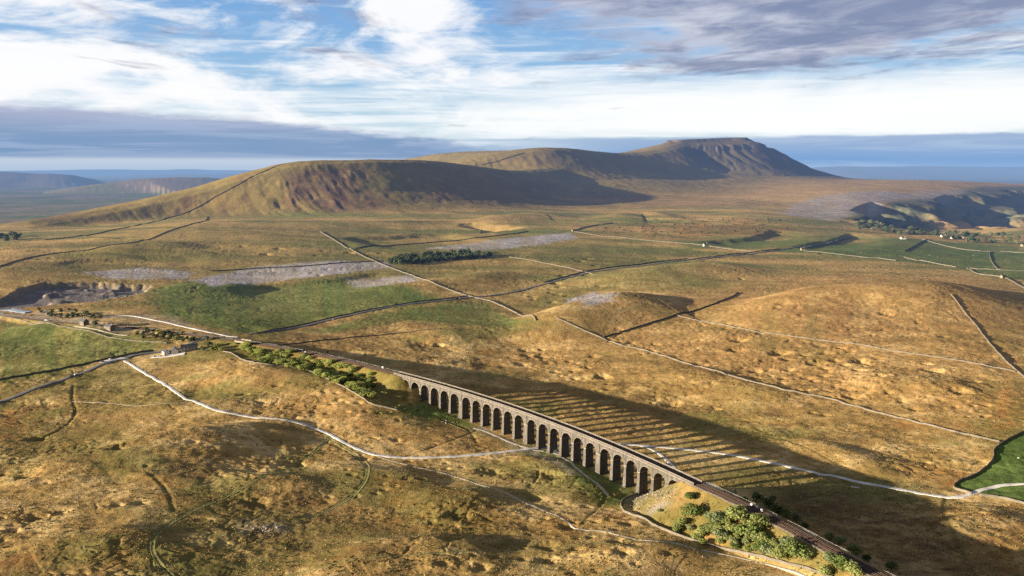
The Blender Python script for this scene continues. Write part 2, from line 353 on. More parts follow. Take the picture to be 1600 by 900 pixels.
# ------------------------------------------------------------------ colours (linear base colours)
C_ = dict(straw=(.52,.375,.175), gold=(.40,.27,.105), brown=(.20,.130,.058), olive=(.16,.152,.05), green=(.115,.165,.045), lush=(.085,.145,.04),
          heather=(.115,.07,.045), rust=(.36,.165,.05), stone=(.42,.39,.41), quarry=(.155,.145,.165), bare=(.27,.24,.20), dark=(.06,.055,.03),
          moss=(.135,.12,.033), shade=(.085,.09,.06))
C_ = {k: np.array(v) for k, v in C_.items()}
# painted ground zones: colour, edge softness (m), strength, broken-up (0..1), outline
ZN = [('green', 22, .9, .15, [(228,455),(300,438),(420,445),(540,432),(620,445),(700,468),(640,478),(540,492),(440,512),(380,520),(330,512),(290,500),(245,492)]),
 ('green', 14, .8, .2, [(620,482),(760,472),(830,500),(770,510),(640,500),(520,520),(470,520)]),
 ('green', 12, .8, .2, [(0,500),(100,508),(200,520),(262,534),(235,550),(170,560),(90,585),(0,600)]),
 ('olive', 14, .7, .3, [(0,600),(110,582),(200,562),(160,590),(70,625),(0,640)]),
 ('green', 30, .92, .08, [(1190,392),(1300,378),(1420,372),(1600,385),(1640,440),(1560,436),(1500,418),(1410,408),(1300,398)]),
 ('green', 20, .8, .2, [(1060,378),(1200,376),(1330,372),(1300,384),(1180,390),(1080,388)]),
 ('olive', 20, .7, .3, [(830,395),(930,380),(1040,385),(1110,395),(1060,402),(960,420),(850,410)]),
 ('olive', 20, .7, .3, [(800,478),(860,455),(920,450),(900,470),(860,480),(800,490)]),
 ('olive', 12, .8, .35, [(1068,480),(1120,466),(1160,475),(1155,490),(1140,508),(1165,518),(1100,520),(1060,505)]),
 ('olive', 10, .8, .3, [(1040,520),(1075,515),(1085,525),(1055,530)]),
 ('green', 8, .9, .12, [(625,640),(655,622),(720,655),(800,690),(850,700),(905,722),(960,748),(1010,772),(985,780),(965,792),(930,788),(900,760),(870,722),(800,702),(740,672),(690,655),(640,650)]),
 ('olive', 10, .75, .3, [(840,715),(900,745),(925,780),(900,790),(860,770),(800,745),(770,722)]),
 ('olive', 14, .6, .5, [(230,805),(330,775),(480,800),(600,830),(560,870),(400,900),(250,900),(235,860)]),
 ('olive', 14, .55, .5, [(0,690),(60,660),(190,655),(240,690),(160,715),(60,730),(0,760)]),
 ('olive', 14, .6, .4, [(120,585),(220,572),(300,625),(250,640),(130,640),(100,620)]),
 ('olive', 18, .5, .5, [(950,530),(1000,545),(1110,580),(1090,600),(1010,575)]),
 ('olive', 14, .6, .5, [(1480,590),(1600,600),(1600,640),(1540,640)]),
 ('olive', 12, .6, .5, [(1300,745),(1400,745),(1490,775),(1440,800),(1330,775)]),
 ('rust', 8, .7, .7, [(1430,720),(1500,735),(1530,760),(1490,765),(1440,745)]),
 ('rust', 14, .55, .75, [(1540,780),(1600,790),(1600,900),(1560,900),(1530,840)]),
 ('rust', 10, .7, .7, [(1530,620),(1600,600),(1600,660),(1550,670)]),
 ('rust', 10, .65, .7, [(920,800),(975,798),(990,812),(950,822)]),
 ('rust', 14, .5, .75, [(590,740),(720,760),(820,800),(760,850),(600,820)]),
 ('rust', 12, .45, .8, [(0,640),(60,635),(70,655),(20,690),(0,690)]),
 ('heather', 20, .75, .4, [(1200,760),(1320,770),(1440,800),(1530,850),(1560,905),(1440,905),(1330,860),(1230,800)]),
 ('heather', 20, .55, .55, [(1200,480),(1330,470),(1400,500),(1360,530),(1240,520)]),
 ('gold', 30, .8, .4, [(1350,470),(1480,445),(1600,440),(1600,500),(1480,480),(1390,500)]),
 ('rust', 30, .45, .6, [(720,430),(800,425),(830,440),(770,455),(720,452)]),
 ('rust', 30, .4, .6, [(610,408),(760,398),(830,405),(740,420),(640,420)]),
 ('rust', 40, .4, .6, [(880,368),(1010,350),(1180,342),(1250,355),(1200,372),(1020,372)]),
 ('straw', 60, .5, .5, [(1060,315),(1250,300),(1380,298),(1300,320),(1180,330)]),
 ('stone', 10, .95, .5, [(300,437),(400,417),(520,408),(606,409),(612,418),(530,428),(420,440),(330,447)]),
 ('stone', 12, .75, .6, [(130,425),(220,418),(300,425),(290,436),(180,436)]),
 ('stone', 12, .85, .6, [(545,436),(640,430),(655,438),(600,446),(560,450)]),
 ('stone', 14, .8, .6, [(660,388),(760,376),(890,364),(900,372),(830,384),(740,392)]),
 ('stone', 10, .85, .4, [(888,468),(930,457),(965,458),(955,470),(915,478)]),
 ('stone', 25, .55, .6, [(1240,318),(1290,305),(1380,298),(1420,305),(1370,325),(1300,345),(1220,335)]),
 ('stone', 30, .6, .6, [(1400,308),(1470,302),(1500,310),(1480,325),(1400,328)]),
 ('stone', 14, .6, .7, [(380,820),(440,824),(436,834),(385,830)]),
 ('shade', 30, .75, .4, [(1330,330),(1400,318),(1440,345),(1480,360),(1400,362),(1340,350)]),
 ('stone', 5, .8, .7, [(978,778),(1010,765),(1060,770),(1050,790),(1020,805),(990,798)]),
 ('bare', 5, .8, .5, [(578,602),(600,600),(620,620),(612,634),(585,622)]),
 ('bare', 3, .85, .3, [(738,668),(752,666),(790,685),(830,700),(850,712),(880,720),(905,740),(890,742),(860,722),(800,700)]),
 ('bare', 4, .7, .3, [(845,698),(900,694),(930,705),(900,722),(860,712)]),
 ('bare', 5, .75, .5, [(0,486),(70,487),(130,497),(180,508),(250,515),(240,520),(150,512),(60,498),(0,494)]),
 ('bare', 6, .6, .5, [(160,492),(260,492),(310,508),(240,508)])]
_st = [z for z in ZN if z[0] == 'stone']
ZN += [('olive', 60, .5, .4, [(0,425),(120,380),(300,350),(700,345),(1000,395),(800,450),(500,430),(200,442)]), ('olive', 40, .45, .4, [(840,560),(940,535),(1060,570),(1150,600),(1050,620)]), ('olive', 30, .5, .4, [(600,745),(760,790),(900,850),(860,890),(700,850),(600,800)]), ('amber', 70, .62, .35, [(760,560),(860,530),(1100,450),(1300,425),(1560,435),(1640,600),(1560,660),(1200,620),(1000,600)]), ('amber', 30, .5, .4, [(380,585),(520,610),(640,655),(840,690),(700,708),(560,690),(430,640)]), ('scarp_shade', 60, .9, .25, [(1330,330),(1420,312),(1480,305),(1530,292),(1600,290),(1660,320),(1640,352),(1480,356),(1340,352)]), ('stone', 25, .6, .6, [(1380,305),(1440,298),(1500,296),(1530,300),(1500,306),(1440,312)]), ('crag', 40, .9, .45, [(452,272),(540,262),(572,300),(600,328),(520,332),(462,312)]), ('brown', 60, .6, .5, [(640,290),(860,285),(1150,310),(1280,325),(1000,325),(700,318)])]  # last brown zone paints the fells' cast shadow band onto the plain
C_['amber'] = np.array((.45,.27,.11)); C_['scarp_shade'] = np.array((.085,.115,.075)); C_['crag'] = np.array((.15,.09,.06))  # the scarp colour has the escarpment's shade painted into it
ZN += [(c, a, min(.95, b*1.1), d*.8, P) for c, a, b, d, P in _st[:6]]
ZW = [(C_[c], soft, stren, brk, G(*P)) for c, soft, stren, brk, P in ZN]
FIELD = G((1640,655),(1600,674),(1570,690),(1552,703),(1553,720),(1535,735),(1492,758),(1500,766),(1530,772),(1600,786),(1680,800))
BRACK = [G((975,785),(1005,768),(1045,760),(1080,752),(1200,815),(1378,900),(1300,905),(1200,875),(1100,850),(1010,817)),
         G((330,525),(400,537),(560,568),(625,585),(640,620),(600,640),(540,605),(450,572),(395,568),(345,548))]

def paint(X, Y, h, w, q, nz, sx):
    """base colour of the land at X, Y"""
    D = np.hypot(X, Y)
    big = fbm(X/330, Y/240, 201, 4); mid = fbm(X/48, Y/32, 202, 4); fin = fbm(X/9, Y/6.5, 203, 3); gr = fbm(X/150, Y/110, 204, 4)
    fin = fin*(1-sm(900, 2400, Y)); 
    def mix(a, b, t): return a+(b-a)*t[..., None]
    c = np.broadcast_to(C_['gold'], X.shape+(3,)).copy()
    c = mix(c, C_['straw'], sm(0, .3, mid+.5*big+.5*fin))
    c = mix(c, C_['brown'], sm(.0, .3, -big*.7-mid*.7+.5*fin)*.6)
    c = mix(c, C_['olive'], sm(.06, .34, gr+.25*mid+.2*fin)*.75)
    c = mix(c, C_['rust'], sm(.3, .5, fbm(X/60, Y/45, 206, 3)+.35*fin-.1*gr)*.38*(1-sm(2000, 3000, Y)))
    c = mix(c, C_['heather'], sm(.28, .46, fbm(X/75, Y/60, 207, 4)+.3*fin)*.4)
    # far moor: broader bands
    farw = sm(1150, 1900, Y)
    band = fbm(X/520+3, Y/130, 210, 4)
    fc = mix(mix(np.broadcast_to(C_['olive'], c.shape), C_['gold'], sm(-.25, .2, band)), C_['brown'], sm(.1, .4, fbm(X/400, Y/160, 211, 3))*.45)
    fc = mix(fc, C_['green'], sm(.05, .35, fbm(X/600, Y/190, 213, 3))*.6)
    plateau = sm(3000, 3800, Y)*sm(0, 900, X)
    fc = mix(fc, np.array((.42,.26,.115)), plateau*.7)
    c = mix(c, fc*1.3, farw*.85)
    # fells
    fell = mix(np.broadcast_to(np.array((.17,.135,.05)), c.shape), np.array((.26,.19,.065)), sm(-.2, .3, fbm(X/260, Y/300, 220, 4)))
    fell = mix(fell, np.array((.15,.085,.055)), sm(.08, .35, fbm(X/120, Y/260, 221, 4))*.8)
    fell = mix(fell, np.array((.36,.27,.085)), sm(.75, 1.0, nz)*sm(60, 200, h)*.55)
    c = mix(c, fell, w*.92*(1-sm(7500, 9000, Y)))
    fr = mix(np.broadcast_to(np.array((.20,.20,.09)), c.shape), np.array((.28,.22,.15)), sm(-.1, .3, fbm(X/900, Y/900, 230, 3)+w*.3))
    c = mix(c, np.array((.12,.10,.075)), w*sm(5500, 6000, Y)*sm(900, 1300, X)*(1-sm(7500, 9000, Y))*.75)
    fr = mix(fr, np.array((.11,.17,.06)), sm(.05, .3, fbm(X/500, Y/350, 231, 3))*(1-w)*.8)
    lowleft = sm(3300, 4200, Y)*sm(-600, -1400, X)
    c = mix(c, fr, np.maximum(sm(7200, 8500, Y), lowleft*(1-w)))
    jx = X+fbm(X/18, Y/14, 240, 3)*9*np.clip(D/900, .5, 4); jy = Y+fbm(X/18, Y/14, 243, 3)*9*np.clip(D/900, .5, 5)
    br = fbm(X/26*np.clip(900/D, .3, 1), Y/14*np.clip(900/D, .3, 1), 245, 4)
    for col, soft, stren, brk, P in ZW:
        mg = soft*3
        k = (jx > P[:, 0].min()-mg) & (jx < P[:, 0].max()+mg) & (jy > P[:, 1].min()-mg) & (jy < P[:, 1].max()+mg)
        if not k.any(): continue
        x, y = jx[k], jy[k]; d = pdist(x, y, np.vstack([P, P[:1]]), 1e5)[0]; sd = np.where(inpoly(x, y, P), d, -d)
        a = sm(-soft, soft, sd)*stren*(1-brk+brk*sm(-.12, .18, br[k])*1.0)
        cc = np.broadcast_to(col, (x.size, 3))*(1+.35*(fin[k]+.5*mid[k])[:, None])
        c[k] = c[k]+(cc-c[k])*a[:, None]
    for P in BRACK:
        k = (X > P[:, 0].min()-20) & (X < P[:, 0].max()+20) & (Y > P[:, 1].min()-20) & (Y < P[:, 1].max()+20)
        if not k.any(): continue
        x, y = jx[k], jy[k]; d = pdist(x, y, np.vstack([P, P[:1]]), 1e5)[0]; sd = np.where(inpoly(x, y, P), d, -d)
        a = sm(-4, 4, sd)*.85*sm(-.35, .2, mid[k]+.3*fin[k]+.15)
        c[k] = c[k]+(C_['moss']-c[k])*a[:, None]
    # wet lush enclosure
    d = pdist(X, Y, np.vstack([FIELD, FIELD[:1]]), 60)[0]; sd = np.where(inpoly(X, Y, FIELD), np.minimum(d, 50), -d)
    c = mix(c, C_['lush']*1.0, sm(-1, 1.5, sd)*.95)
    # quarry: floor and rock face
    qc = mix(np.broadcast_to(C_['quarry'], c.shape), C_['bare'], sm(0, .3, fbm(X/24, Y/14, 250, 3))*.7)
    qc = mix(qc, np.array((.25,.2,.14)), sm(.9, .7, nz))
    c = mix(c, qc, q*.9)
    # bare rock on steep ground, pale lips, dark peat in hollows
    c = mix(c, np.array((.30,.27,.24)), sm(.80, .66, nz)*w*sm(-.1, .2, fbm(X/60, Y/60, 251, 3))*.5*(1-sm(7000, 8000, Y)))
    for P, wd, dep in STREAMS:
        d = pdist(X, Y, P, wd*4)[0]; c = mix(c, C_['olive']*.8, np.exp(-np.minimum(d/wd, 9)**2)*.55)
    c *= ((1+.16*mid+.34*fin)*(1-.14*sm(760, 560, D)))[..., None]
    c = c*np.array((.97, .965, .93))
    return np.clip(c, .01, .8)

# ------------------------------------------------------------------ materials
def N(nt, t, **kw):
    n = nt.nodes.new(t)
    for k, v in kw.items():
        if k.startswith('i_'): n.inputs[k[2:].replace('_', ' ')].default_value = v
        else: setattr(n, k, v)
    return n
def newmat(name, rough=.9, spec=.15):
    m = bpy.data.materials.new(name); m.use_nodes = True; nt = m.node_tree
    b = nt.nodes['Principled BSDF']; b.inputs['Roughness'].default_value = rough
    b.inputs['Specular IOR Level'].default_value = spec
    return m, nt, b
def Mth(nt, op, a, b=None, clamp=False):
    n = nt.nodes.new('ShaderNodeMath'); n.operation = op; n.use_clamp = clamp
    for i, v in enumerate((a, b)):
        if v is None: continue
        if hasattr(v, 'links'): nt.links.new(v, n.inputs[i])
        else: n.inputs[i].default_value = v
    return n.outputs[0]
def MixC(nt, f, a, b, mode='MIX'):
    n = nt.nodes.new('ShaderNodeMix'); n.data_type = 'RGBA'; n.blend_type = mode
    for s, v in ((n.inputs[0], f), (n.inputs[6], a), (n.inputs[7], b)):
        if hasattr(v, 'links'): nt.links.new(v, s)
        elif isinstance(v, (tuple, list)): s.default_value = (*v[:3], 1)
        else: s.default_value = v
    return n.outputs[2]
def noise(nt, vec, scale, detail=4, rough=.55, sc=None, dist=0):
    if sc is not None:
        mp = nt.nodes.new('ShaderNodeMapping'); mp.inputs['Scale'].default_value = sc; nt.links.new(vec, mp.inputs[0]); vec = mp.outputs[0]
    n = nt.nodes.new('ShaderNodeTexNoise'); n.inputs['Scale'].default_value = scale; n.inputs['Detail'].default_value = detail
    n.inputs['Roughness'].default_value = rough; n.inputs['Distortion'].default_value = dist
    nt.links.new(vec, n.inputs['Vector']); return n.outputs['Fac']
def ramp(nt, f, *stops):
    r = nt.nodes.new('ShaderNodeValToRGB'); e = r.color_ramp.elements
    while len(e) < len(stops): e.new(.5)
    for x, (p, c) in zip(e, stops):
        x.position = p; x.color = (*c, 1) if isinstance(c, tuple) else (c, c, c, 1)
    nt.links.new(f, r.inputs[0]); return r.outputs[0]
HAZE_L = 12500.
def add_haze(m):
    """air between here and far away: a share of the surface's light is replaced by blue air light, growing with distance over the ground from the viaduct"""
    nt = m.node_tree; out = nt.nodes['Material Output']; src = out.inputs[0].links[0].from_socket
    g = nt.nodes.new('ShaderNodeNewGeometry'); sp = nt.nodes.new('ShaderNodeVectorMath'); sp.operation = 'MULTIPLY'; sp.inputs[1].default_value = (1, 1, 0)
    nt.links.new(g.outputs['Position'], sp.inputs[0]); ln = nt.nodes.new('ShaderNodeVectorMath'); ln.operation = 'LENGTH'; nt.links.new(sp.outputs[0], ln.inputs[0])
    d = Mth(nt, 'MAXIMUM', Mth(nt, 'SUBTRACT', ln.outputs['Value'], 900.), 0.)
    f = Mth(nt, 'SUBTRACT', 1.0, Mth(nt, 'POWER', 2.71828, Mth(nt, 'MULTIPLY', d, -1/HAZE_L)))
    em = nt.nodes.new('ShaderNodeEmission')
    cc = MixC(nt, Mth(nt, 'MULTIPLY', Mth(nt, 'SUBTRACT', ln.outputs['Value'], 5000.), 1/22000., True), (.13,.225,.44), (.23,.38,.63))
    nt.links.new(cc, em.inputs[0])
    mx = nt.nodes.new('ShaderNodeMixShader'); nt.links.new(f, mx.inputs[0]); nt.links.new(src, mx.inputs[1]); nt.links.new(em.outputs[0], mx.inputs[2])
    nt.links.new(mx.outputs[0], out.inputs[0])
def land_material():
    m, nt, b = newmat('moor_grass', .95, .05)
    a = N(nt, 'ShaderNodeAttribute', attribute_name='col'); g = nt.nodes.new('ShaderNodeNewGeometry'); pos = g.outputs['Position']
    n1 = noise(nt, pos, .9, 5, .7); n2 = noise(nt, pos, .16, 5, .65); n3 = noise(nt, pos, .035, 4, .6)
    s = Mth(nt, 'ADD', Mth(nt, 'MULTIPLY', n1, 1.3), Mth(nt, 'MULTIPLY', n2, .8))
    s = Mth(nt, 'ADD', s, Mth(nt, 'MULTIPLY', n3, .5)); v = ramp(nt, Mth(nt, 'MULTIPLY', s, 1/2.6), (.34, .55), (.5, 1.0), (.66, 1.55))
    c = MixC(nt, 1.0, a.outputs['Color'], v, 'MULTIPLY'); nt.links.new(c, b.inputs['Base Color'])
    bp = nt.nodes.new('ShaderNodeBump'); bp.inputs['Strength'].default_value = .55; bp.inputs['Distance'].default_value = 1.0
    nt.links.new(Mth(nt, 'ADD', Mth(nt, 'MULTIPLY', n1, .55), Mth(nt, 'MULTIPLY', n2, 1.6)), bp.inputs['Height']); nt.links.new(bp.outputs[0], b.inputs['Normal'])
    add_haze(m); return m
LAND = land_material()

# ------------------------------------------------------------------ the land mesh
def mesh_from(name, V, F, mat, smooth_=True, attr=None, link=True):
    me = bpy.data.meshes.new(name); V = np.asarray(V, np.float32); F = np.asarray(F, np.int32); k = F.shape[1]
    me.vertices.add(len(V)); me.vertices.foreach_set('co', V.ravel()); me.loops.add(F.size); me.loops.foreach_set('vertex_index', F.ravel())
    me.polygons.add(len(F)); me.polygons.foreach_set('loop_start', np.arange(0, F.size, k, dtype=np.int32)); me.polygons.foreach_set('loop_total', np.full(len(F), k, np.int32))
    me.update(calc_edges=True)
    if smooth_: me.polygons.foreach_set('use_smooth', np.ones(len(F), bool))
    if attr is not None:
        a = me.color_attributes.new('col', 'FLOAT_COLOR', 'POINT'); a.data.foreach_set('color', np.c_[attr, np.ones(len(attr))].astype(np.float32).ravel())
    if isinstance(mat, (list, tuple)):
        for x in mat: me.materials.append(x)
    elif mat: me.materials.append(mat)
    o = bpy.data.objects.new(name, me)
    if link: COL.objects.link(o)
    return o
QUAL = 1.0
def build_land():
    Ys = [300.]
    while Ys[-1] < 62000:
        y = Ys[-1]
        st = min(max(.55, y*y/318000*.85), 7+max(0, y-1500)*.0012) if y < 7500 else y*.014
        if 2500 < y < 3700: st = min(st, 5.5)
        Ys.append(y+st/QUAL)
    Ys = np.array(Ys); nu = int(1150*QUAL)
    U = np.r_[np.linspace(-1.9, -.80, 36)[:-1], np.linspace(-.79, .79, nu), np.linspace(.80, 1.9, 36)[1:]]
    Yg = np.repeat(Ys[:, None], len(U), 1); Xg = U[None, :]*Yg
    from concurrent.futures import ThreadPoolExecutor
    idx = np.array_split(np.arange(len(Ys)), 24)
    with ThreadPoolExecutor(4) as ex: res = list(ex.map(lambda r: full(Xg[r], Yg[r]), idx))
    H = np.vstack([r[0] for r in res]); W = np.vstack([r[1] for r in res]); Q = np.vstack([r[2] for r in res])
    P = np.stack([Xg, Yg, H], -1); du = np.gradient(P, axis=1); dv = np.gradient(P, axis=0); nn = np.cross(du, dv); nn /= np.linalg.norm(nn, axis=-1, keepdims=True)+1e-12
    nz, sx = np.abs(nn[..., 2]), nn[..., 0]
    with ThreadPoolExecutor(4) as ex: res = list(ex.map(lambda r: paint(Xg[r], Yg[r], H[r], W[r], Q[r], nz[r], sx[r]), idx))
    Cc = np.vstack(res).reshape(-1, 3); V = P.reshape(-1, 3); nr, nc = Xg.shape
    i = (np.arange(nr-1)[:, None]*nc+np.arange(nc-1)).ravel(); F = np.stack([i, i+1, i+nc+1, i+nc], 1)
    fy = V[i, 1]; fw = W.ravel()[i]
    zone = np.where(fy > 7600, 2, np.where((fw > .5) & (fy > 2050), 1, 0))
    for k, nm in enumerate(('ground', 'fells', 'distant_hills')):
        f = F[zone == k]; u, inv = np.unique(f, return_inverse=True)
        o = mesh_from(nm, V[u], inv.reshape(f.shape), LAND, True, Cc[u]); o['kind'] = 'structure'
    global GRID; GRID = (Ys, U, H)
import time as _t
_t0 = _t.time(); build_land(); print('LAND', _t.time()-_t0, GRID[2].shape)
def zs(X, Y):
    """height of the built mesh (bilinear on its own grid)"""
    Ys, U, H = GRID; X = np.asarray(X, float); Y = np.asarray(Y, float)
    i = np.clip(np.searchsorted(Ys, Y)-1, 0, len(Ys)-2); u = X/Y; j = np.clip(np.searchsorted(U, u)-1, 0, len(U)-2)
    a = np.clip((Y-Ys[i])/(Ys[i+1]-Ys[i]), 0, 1); b = np.clip((u-U[j])/(U[j+1]-U[j]), 0, 1)
    return (H[i, j]*(1-b)+H[i, j+1]*b)*(1-a)+(H[i+1, j]*(1-b)+H[i+1, j+1]*b)*a
#@@OBJ_BEGIN
# ------------------------------------------------------------------ object helpers
def tag(o, label=None, cat=None, group=None, kind=None):
    if label: o['label'] = label
    if cat: o['category'] = cat
    if group: o['group'] = group
    if kind: o['kind'] = kind
    return o
def empty(name, loc, rz=0.):
    o = bpy.data.objects.new(name, None); o.location = [float(v) for v in loc]; o.rotation_euler = (0, 0, rz); o.empty_display_size = 1; COL.objects.link(o); return o
def kids(o): return [c for c in ALLKIDS.get(o.name, [])]
ALLKIDS = {}
def put(o, parent):
    o.parent = parent; ALLKIDS.setdefault(parent.name, []).append(o); return o
def copy_tree(o, parent=None):
    c = o.copy(); COL.objects.link(c)
    if parent is not None: put(c, parent)
    for ch in kids(o): copy_tree(ch, c)
    return c
class MB:
    """collects solids into one mesh"""
    def __init__(s): s.V = []; s.F = []; s.n = 0
    def add(s, V, F):
        s.V += [tuple(map(float, v)) for v in V]; s.F += [tuple(i+s.n for i in f) for f in F]; s.n += len(V); return s
    def box(s, x0, x1, y0, y1, z0, z1, tx=0, ty=0):
        return s.add([(x0, y0, z0), (x1, y0, z0), (x1, y1, z0), (x0, y1, z0), (x0+tx, y0+ty, z1), (x1-tx, y0+ty, z1), (x1-tx, y1-ty, z1), (x0+tx, y1-ty, z1)],
                     [(3, 2, 1, 0), (4, 5, 6, 7), (0, 1, 5, 4), (1, 2, 6, 5), (2, 3, 7, 6), (3, 0, 4, 7)])
    def prism(s, prof, y0, y1):
        """closed outline in x,z run from y0 to y1"""
        n = len(prof); V = [(a, y0, b) for a, b in prof]+[(a, y1, b) for a, b in prof]
        return s.add(V, [tuple(range(n)), tuple(range(2*n-1, n-1, -1))]+[(i, i+n, (i+1) % n+n, (i+1) % n) for i in range(n)])
    def tube(s, P, R_, n=6):
        P = [Vector(p) for p in P]; V = []; F = []
        for i, p in enumerate(P):
            d = (P[min(i+1, len(P)-1)]-P[max(i-1, 0)]).normalized(); a = d.orthogonal().normalized(); b = d.cross(a)
            r = R_[i] if isinstance(R_, (list, tuple)) else R_
            V += [p+(a*math.cos(k*2*math.pi/n)+b*math.sin(k*2*math.pi/n))*r for k in range(n)]
        for i in range(len(P)-1):
            F += [(i*n+k, i*n+(k+1) % n, (i+1)*n+(k+1) % n, (i+1)*n+k) for k in range(n)]
        F += [tuple(range(n-1, -1, -1)), tuple((len(P)-1)*n+k for k in range(n))]
        return s.add(V, F)
    def build(s, name, mat, parent=None, smooth_=False, link=True):
        me = bpy.data.meshes.new(name); me.from_pydata(s.V, [], s.F); me.update()
        if smooth_: me.polygons.foreach_set('use_smooth', np.ones(len(me.polygons), bool))
        for m in (mat if isinstance(mat, (list, tuple)) else [mat]): me.materials.append(m)
        o = bpy.data.objects.new(name, me)
        if link: COL.objects.link(o)
        if parent is not None: put(o, parent)
        return o
from mathutils import Vector

def plain(name, col, rough=.8, var=.25, scale=1.0, bump=0., spec=.2, haze=False, metal=0., stretch=None, second=None):
    m, nt, b = newmat(name, rough, spec); g = nt.nodes.new('ShaderNodeNewGeometry'); p = g.outputs['Position']
    n = noise(nt, p, scale, 5, .65, stretch); n2 = noise(nt, p, scale*.13, 3, .5)
    lo = tuple(v*(1-var) for v in col); hi = tuple(min(1, v*(1+var)) for v in (second or col))
    f = Mth(nt, 'ADD', Mth(nt, 'MULTIPLY', n, .65), Mth(nt, 'MULTIPLY', n2, .35))
    nt.links.new(ramp(nt, f, (.36, lo), (.64, hi)), b.inputs['Base Color']); b.inputs['Metallic'].default_value = metal
    if bump:
        bp = nt.nodes.new('ShaderNodeBump'); bp.inputs['Distance'].default_value = bump; bp.inputs['Strength'].default_value = .8
        nt.links.new(n, bp.inputs['Height']); nt.links.new(bp.outputs[0], b.inputs['Normal'])
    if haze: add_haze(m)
    return m
def masonry(name, a, b_, mortar, sx_=.9, sz=.42):
    """coursed gritstone: blocks in courses, weather streaks down the wall"""
    m, nt, b = newmat(name, .92, .12); tc = nt.nodes.new('ShaderNodeTexCoord'); s = nt.nodes.new('ShaderNodeSeparateXYZ'); nt.links.new(tc.outputs['Object'], s.inputs[0])
    cb = nt.nodes.new('ShaderNodeCombineXYZ'); nt.links.new(Mth(nt, 'ADD', s.outputs[0], s.outputs[1]), cb.inputs[0]); nt.links.new(s.outputs[2], cb.inputs[1])
    br = nt.nodes.new('ShaderNodeTexBrick'); br.inputs['Color1'].default_value = (*a, 1); br.inputs['Color2'].default_value = (*b_, 1); br.inputs['Mortar'].default_value = (*mortar, 1)
    br.inputs['Scale'].default_value = 1; br.inputs['Brick Width'].default_value = sx_; br.inputs['Row Height'].default_value = sz; br.inputs['Mortar Size'].default_value = .035
    nt.links.new(cb.outputs[0], br.inputs['Vector'])
    g = nt.nodes.new('ShaderNodeNewGeometry'); p = g.outputs['Position']
    st_ = noise(nt, p, 1.0, 5, .6, (.9, .9, .09)); gr = noise(nt, p, .45, 5, .65); big = noise(nt, p, .05, 3, .5)
    v = ramp(nt, Mth(nt, 'ADD', Mth(nt, 'MULTIPLY', st_, .5), Mth(nt, 'MULTIPLY', gr, .5)), (.36, .5), (.5, .95), (.66, 1.4))
    c = MixC(nt, 1.0, br.outputs[0], v, 'MULTIPLY'); c = MixC(nt, ramp(nt, big, (.5, 0.), (.65, .5)), c, (.10, .095, .07))
    nt.links.new(c, b.inputs['Base Color'])
    bp = nt.nodes.new('ShaderNodeBump'); bp.inputs['Distance'].default_value = .12; nt.links.new(Mth(nt, 'ADD', gr, br.outputs['Fac']), bp.inputs['Height']); nt.links.new(bp.outputs[0], b.inputs['Normal'])
    return m
M = {}
M['stone'] = masonry('viaduct_stone', (.185,.165,.145), (.142,.132,.122), (.09,.084,.078))
M['stone2'] = masonry('pale_voussoir', (.27,.24,.205), (.21,.19,.165), (.08,.07,.06), .5, .5)
M['cope'] = plain('coping_stone', (.27,.235,.195), .9, .3, .8, .05)
M['ballast'] = plain('ballast', (.085,.058,.045), .95, .45, 1.6, .08)
M['deckbed'] = plain('dark_ballast', (.062,.047,.042), .95, .4, 1.6, .08)
M['rail'] = plain('rail_steel', (.10,.06,.045), .6, .3, 1., 0, .3)
M['sleeper'] = plain('sleeper_wood', (.055,.042,.036), .9, .3, 2.)
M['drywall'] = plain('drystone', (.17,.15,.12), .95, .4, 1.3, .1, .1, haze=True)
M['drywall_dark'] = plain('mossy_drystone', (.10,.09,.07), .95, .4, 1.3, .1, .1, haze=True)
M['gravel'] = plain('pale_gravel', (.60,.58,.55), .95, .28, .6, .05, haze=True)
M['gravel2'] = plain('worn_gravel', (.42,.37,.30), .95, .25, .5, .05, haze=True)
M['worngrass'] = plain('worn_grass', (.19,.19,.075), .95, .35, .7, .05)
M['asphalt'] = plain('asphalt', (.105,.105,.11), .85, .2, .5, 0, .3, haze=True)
M['whiteline'] = plain('road_paint', (.7,.7,.68), .7, .1, 2.)
M['render'] = plain('white_render', (.62,.60,.56), .8, .1, .8)
M['house2'] = masonry('pale_house_stone', (.62,.59,.55), (.55,.52,.48), (.45,.43,.4), .5, .22)
M['house'] = masonry('house_stone', (.36,.31,.25), (.28,.24,.20), (.2,.18,.15), .5, .22)
M['slate'] = plain('slate_roof', (.075,.08,.095), .6, .3, 3., .03, .4)
M['glass'] = plain('window_glass', (.03,.035,.045), .1, .1, 1., 0, .6)
M['wood'] = plain('weathered_wood', (.22,.17,.12), .9, .3, 3.)
M['steelw'] = plain('white_painted_steel', (.72,.72,.70), .5, .06, 2., 0, .4)
M['galv'] = plain('galvanised_steel', (.34,.35,.36), .5, .15, 3., 0, .4)
M['tyre'] = plain('tyre_rubber', (.02,.02,.02), .8, .1, 2.)
M['rock'] = plain('limestone_rock', (.42,.38,.36), .95, .35, 1.2, .1)
M['bark'] = plain('bark', (.09,.07,.05), .95, .3, 4., .03)
M['water'] = plain('quarry_water', (.25,.29,.36), .25, .1, .3, 0, .5)
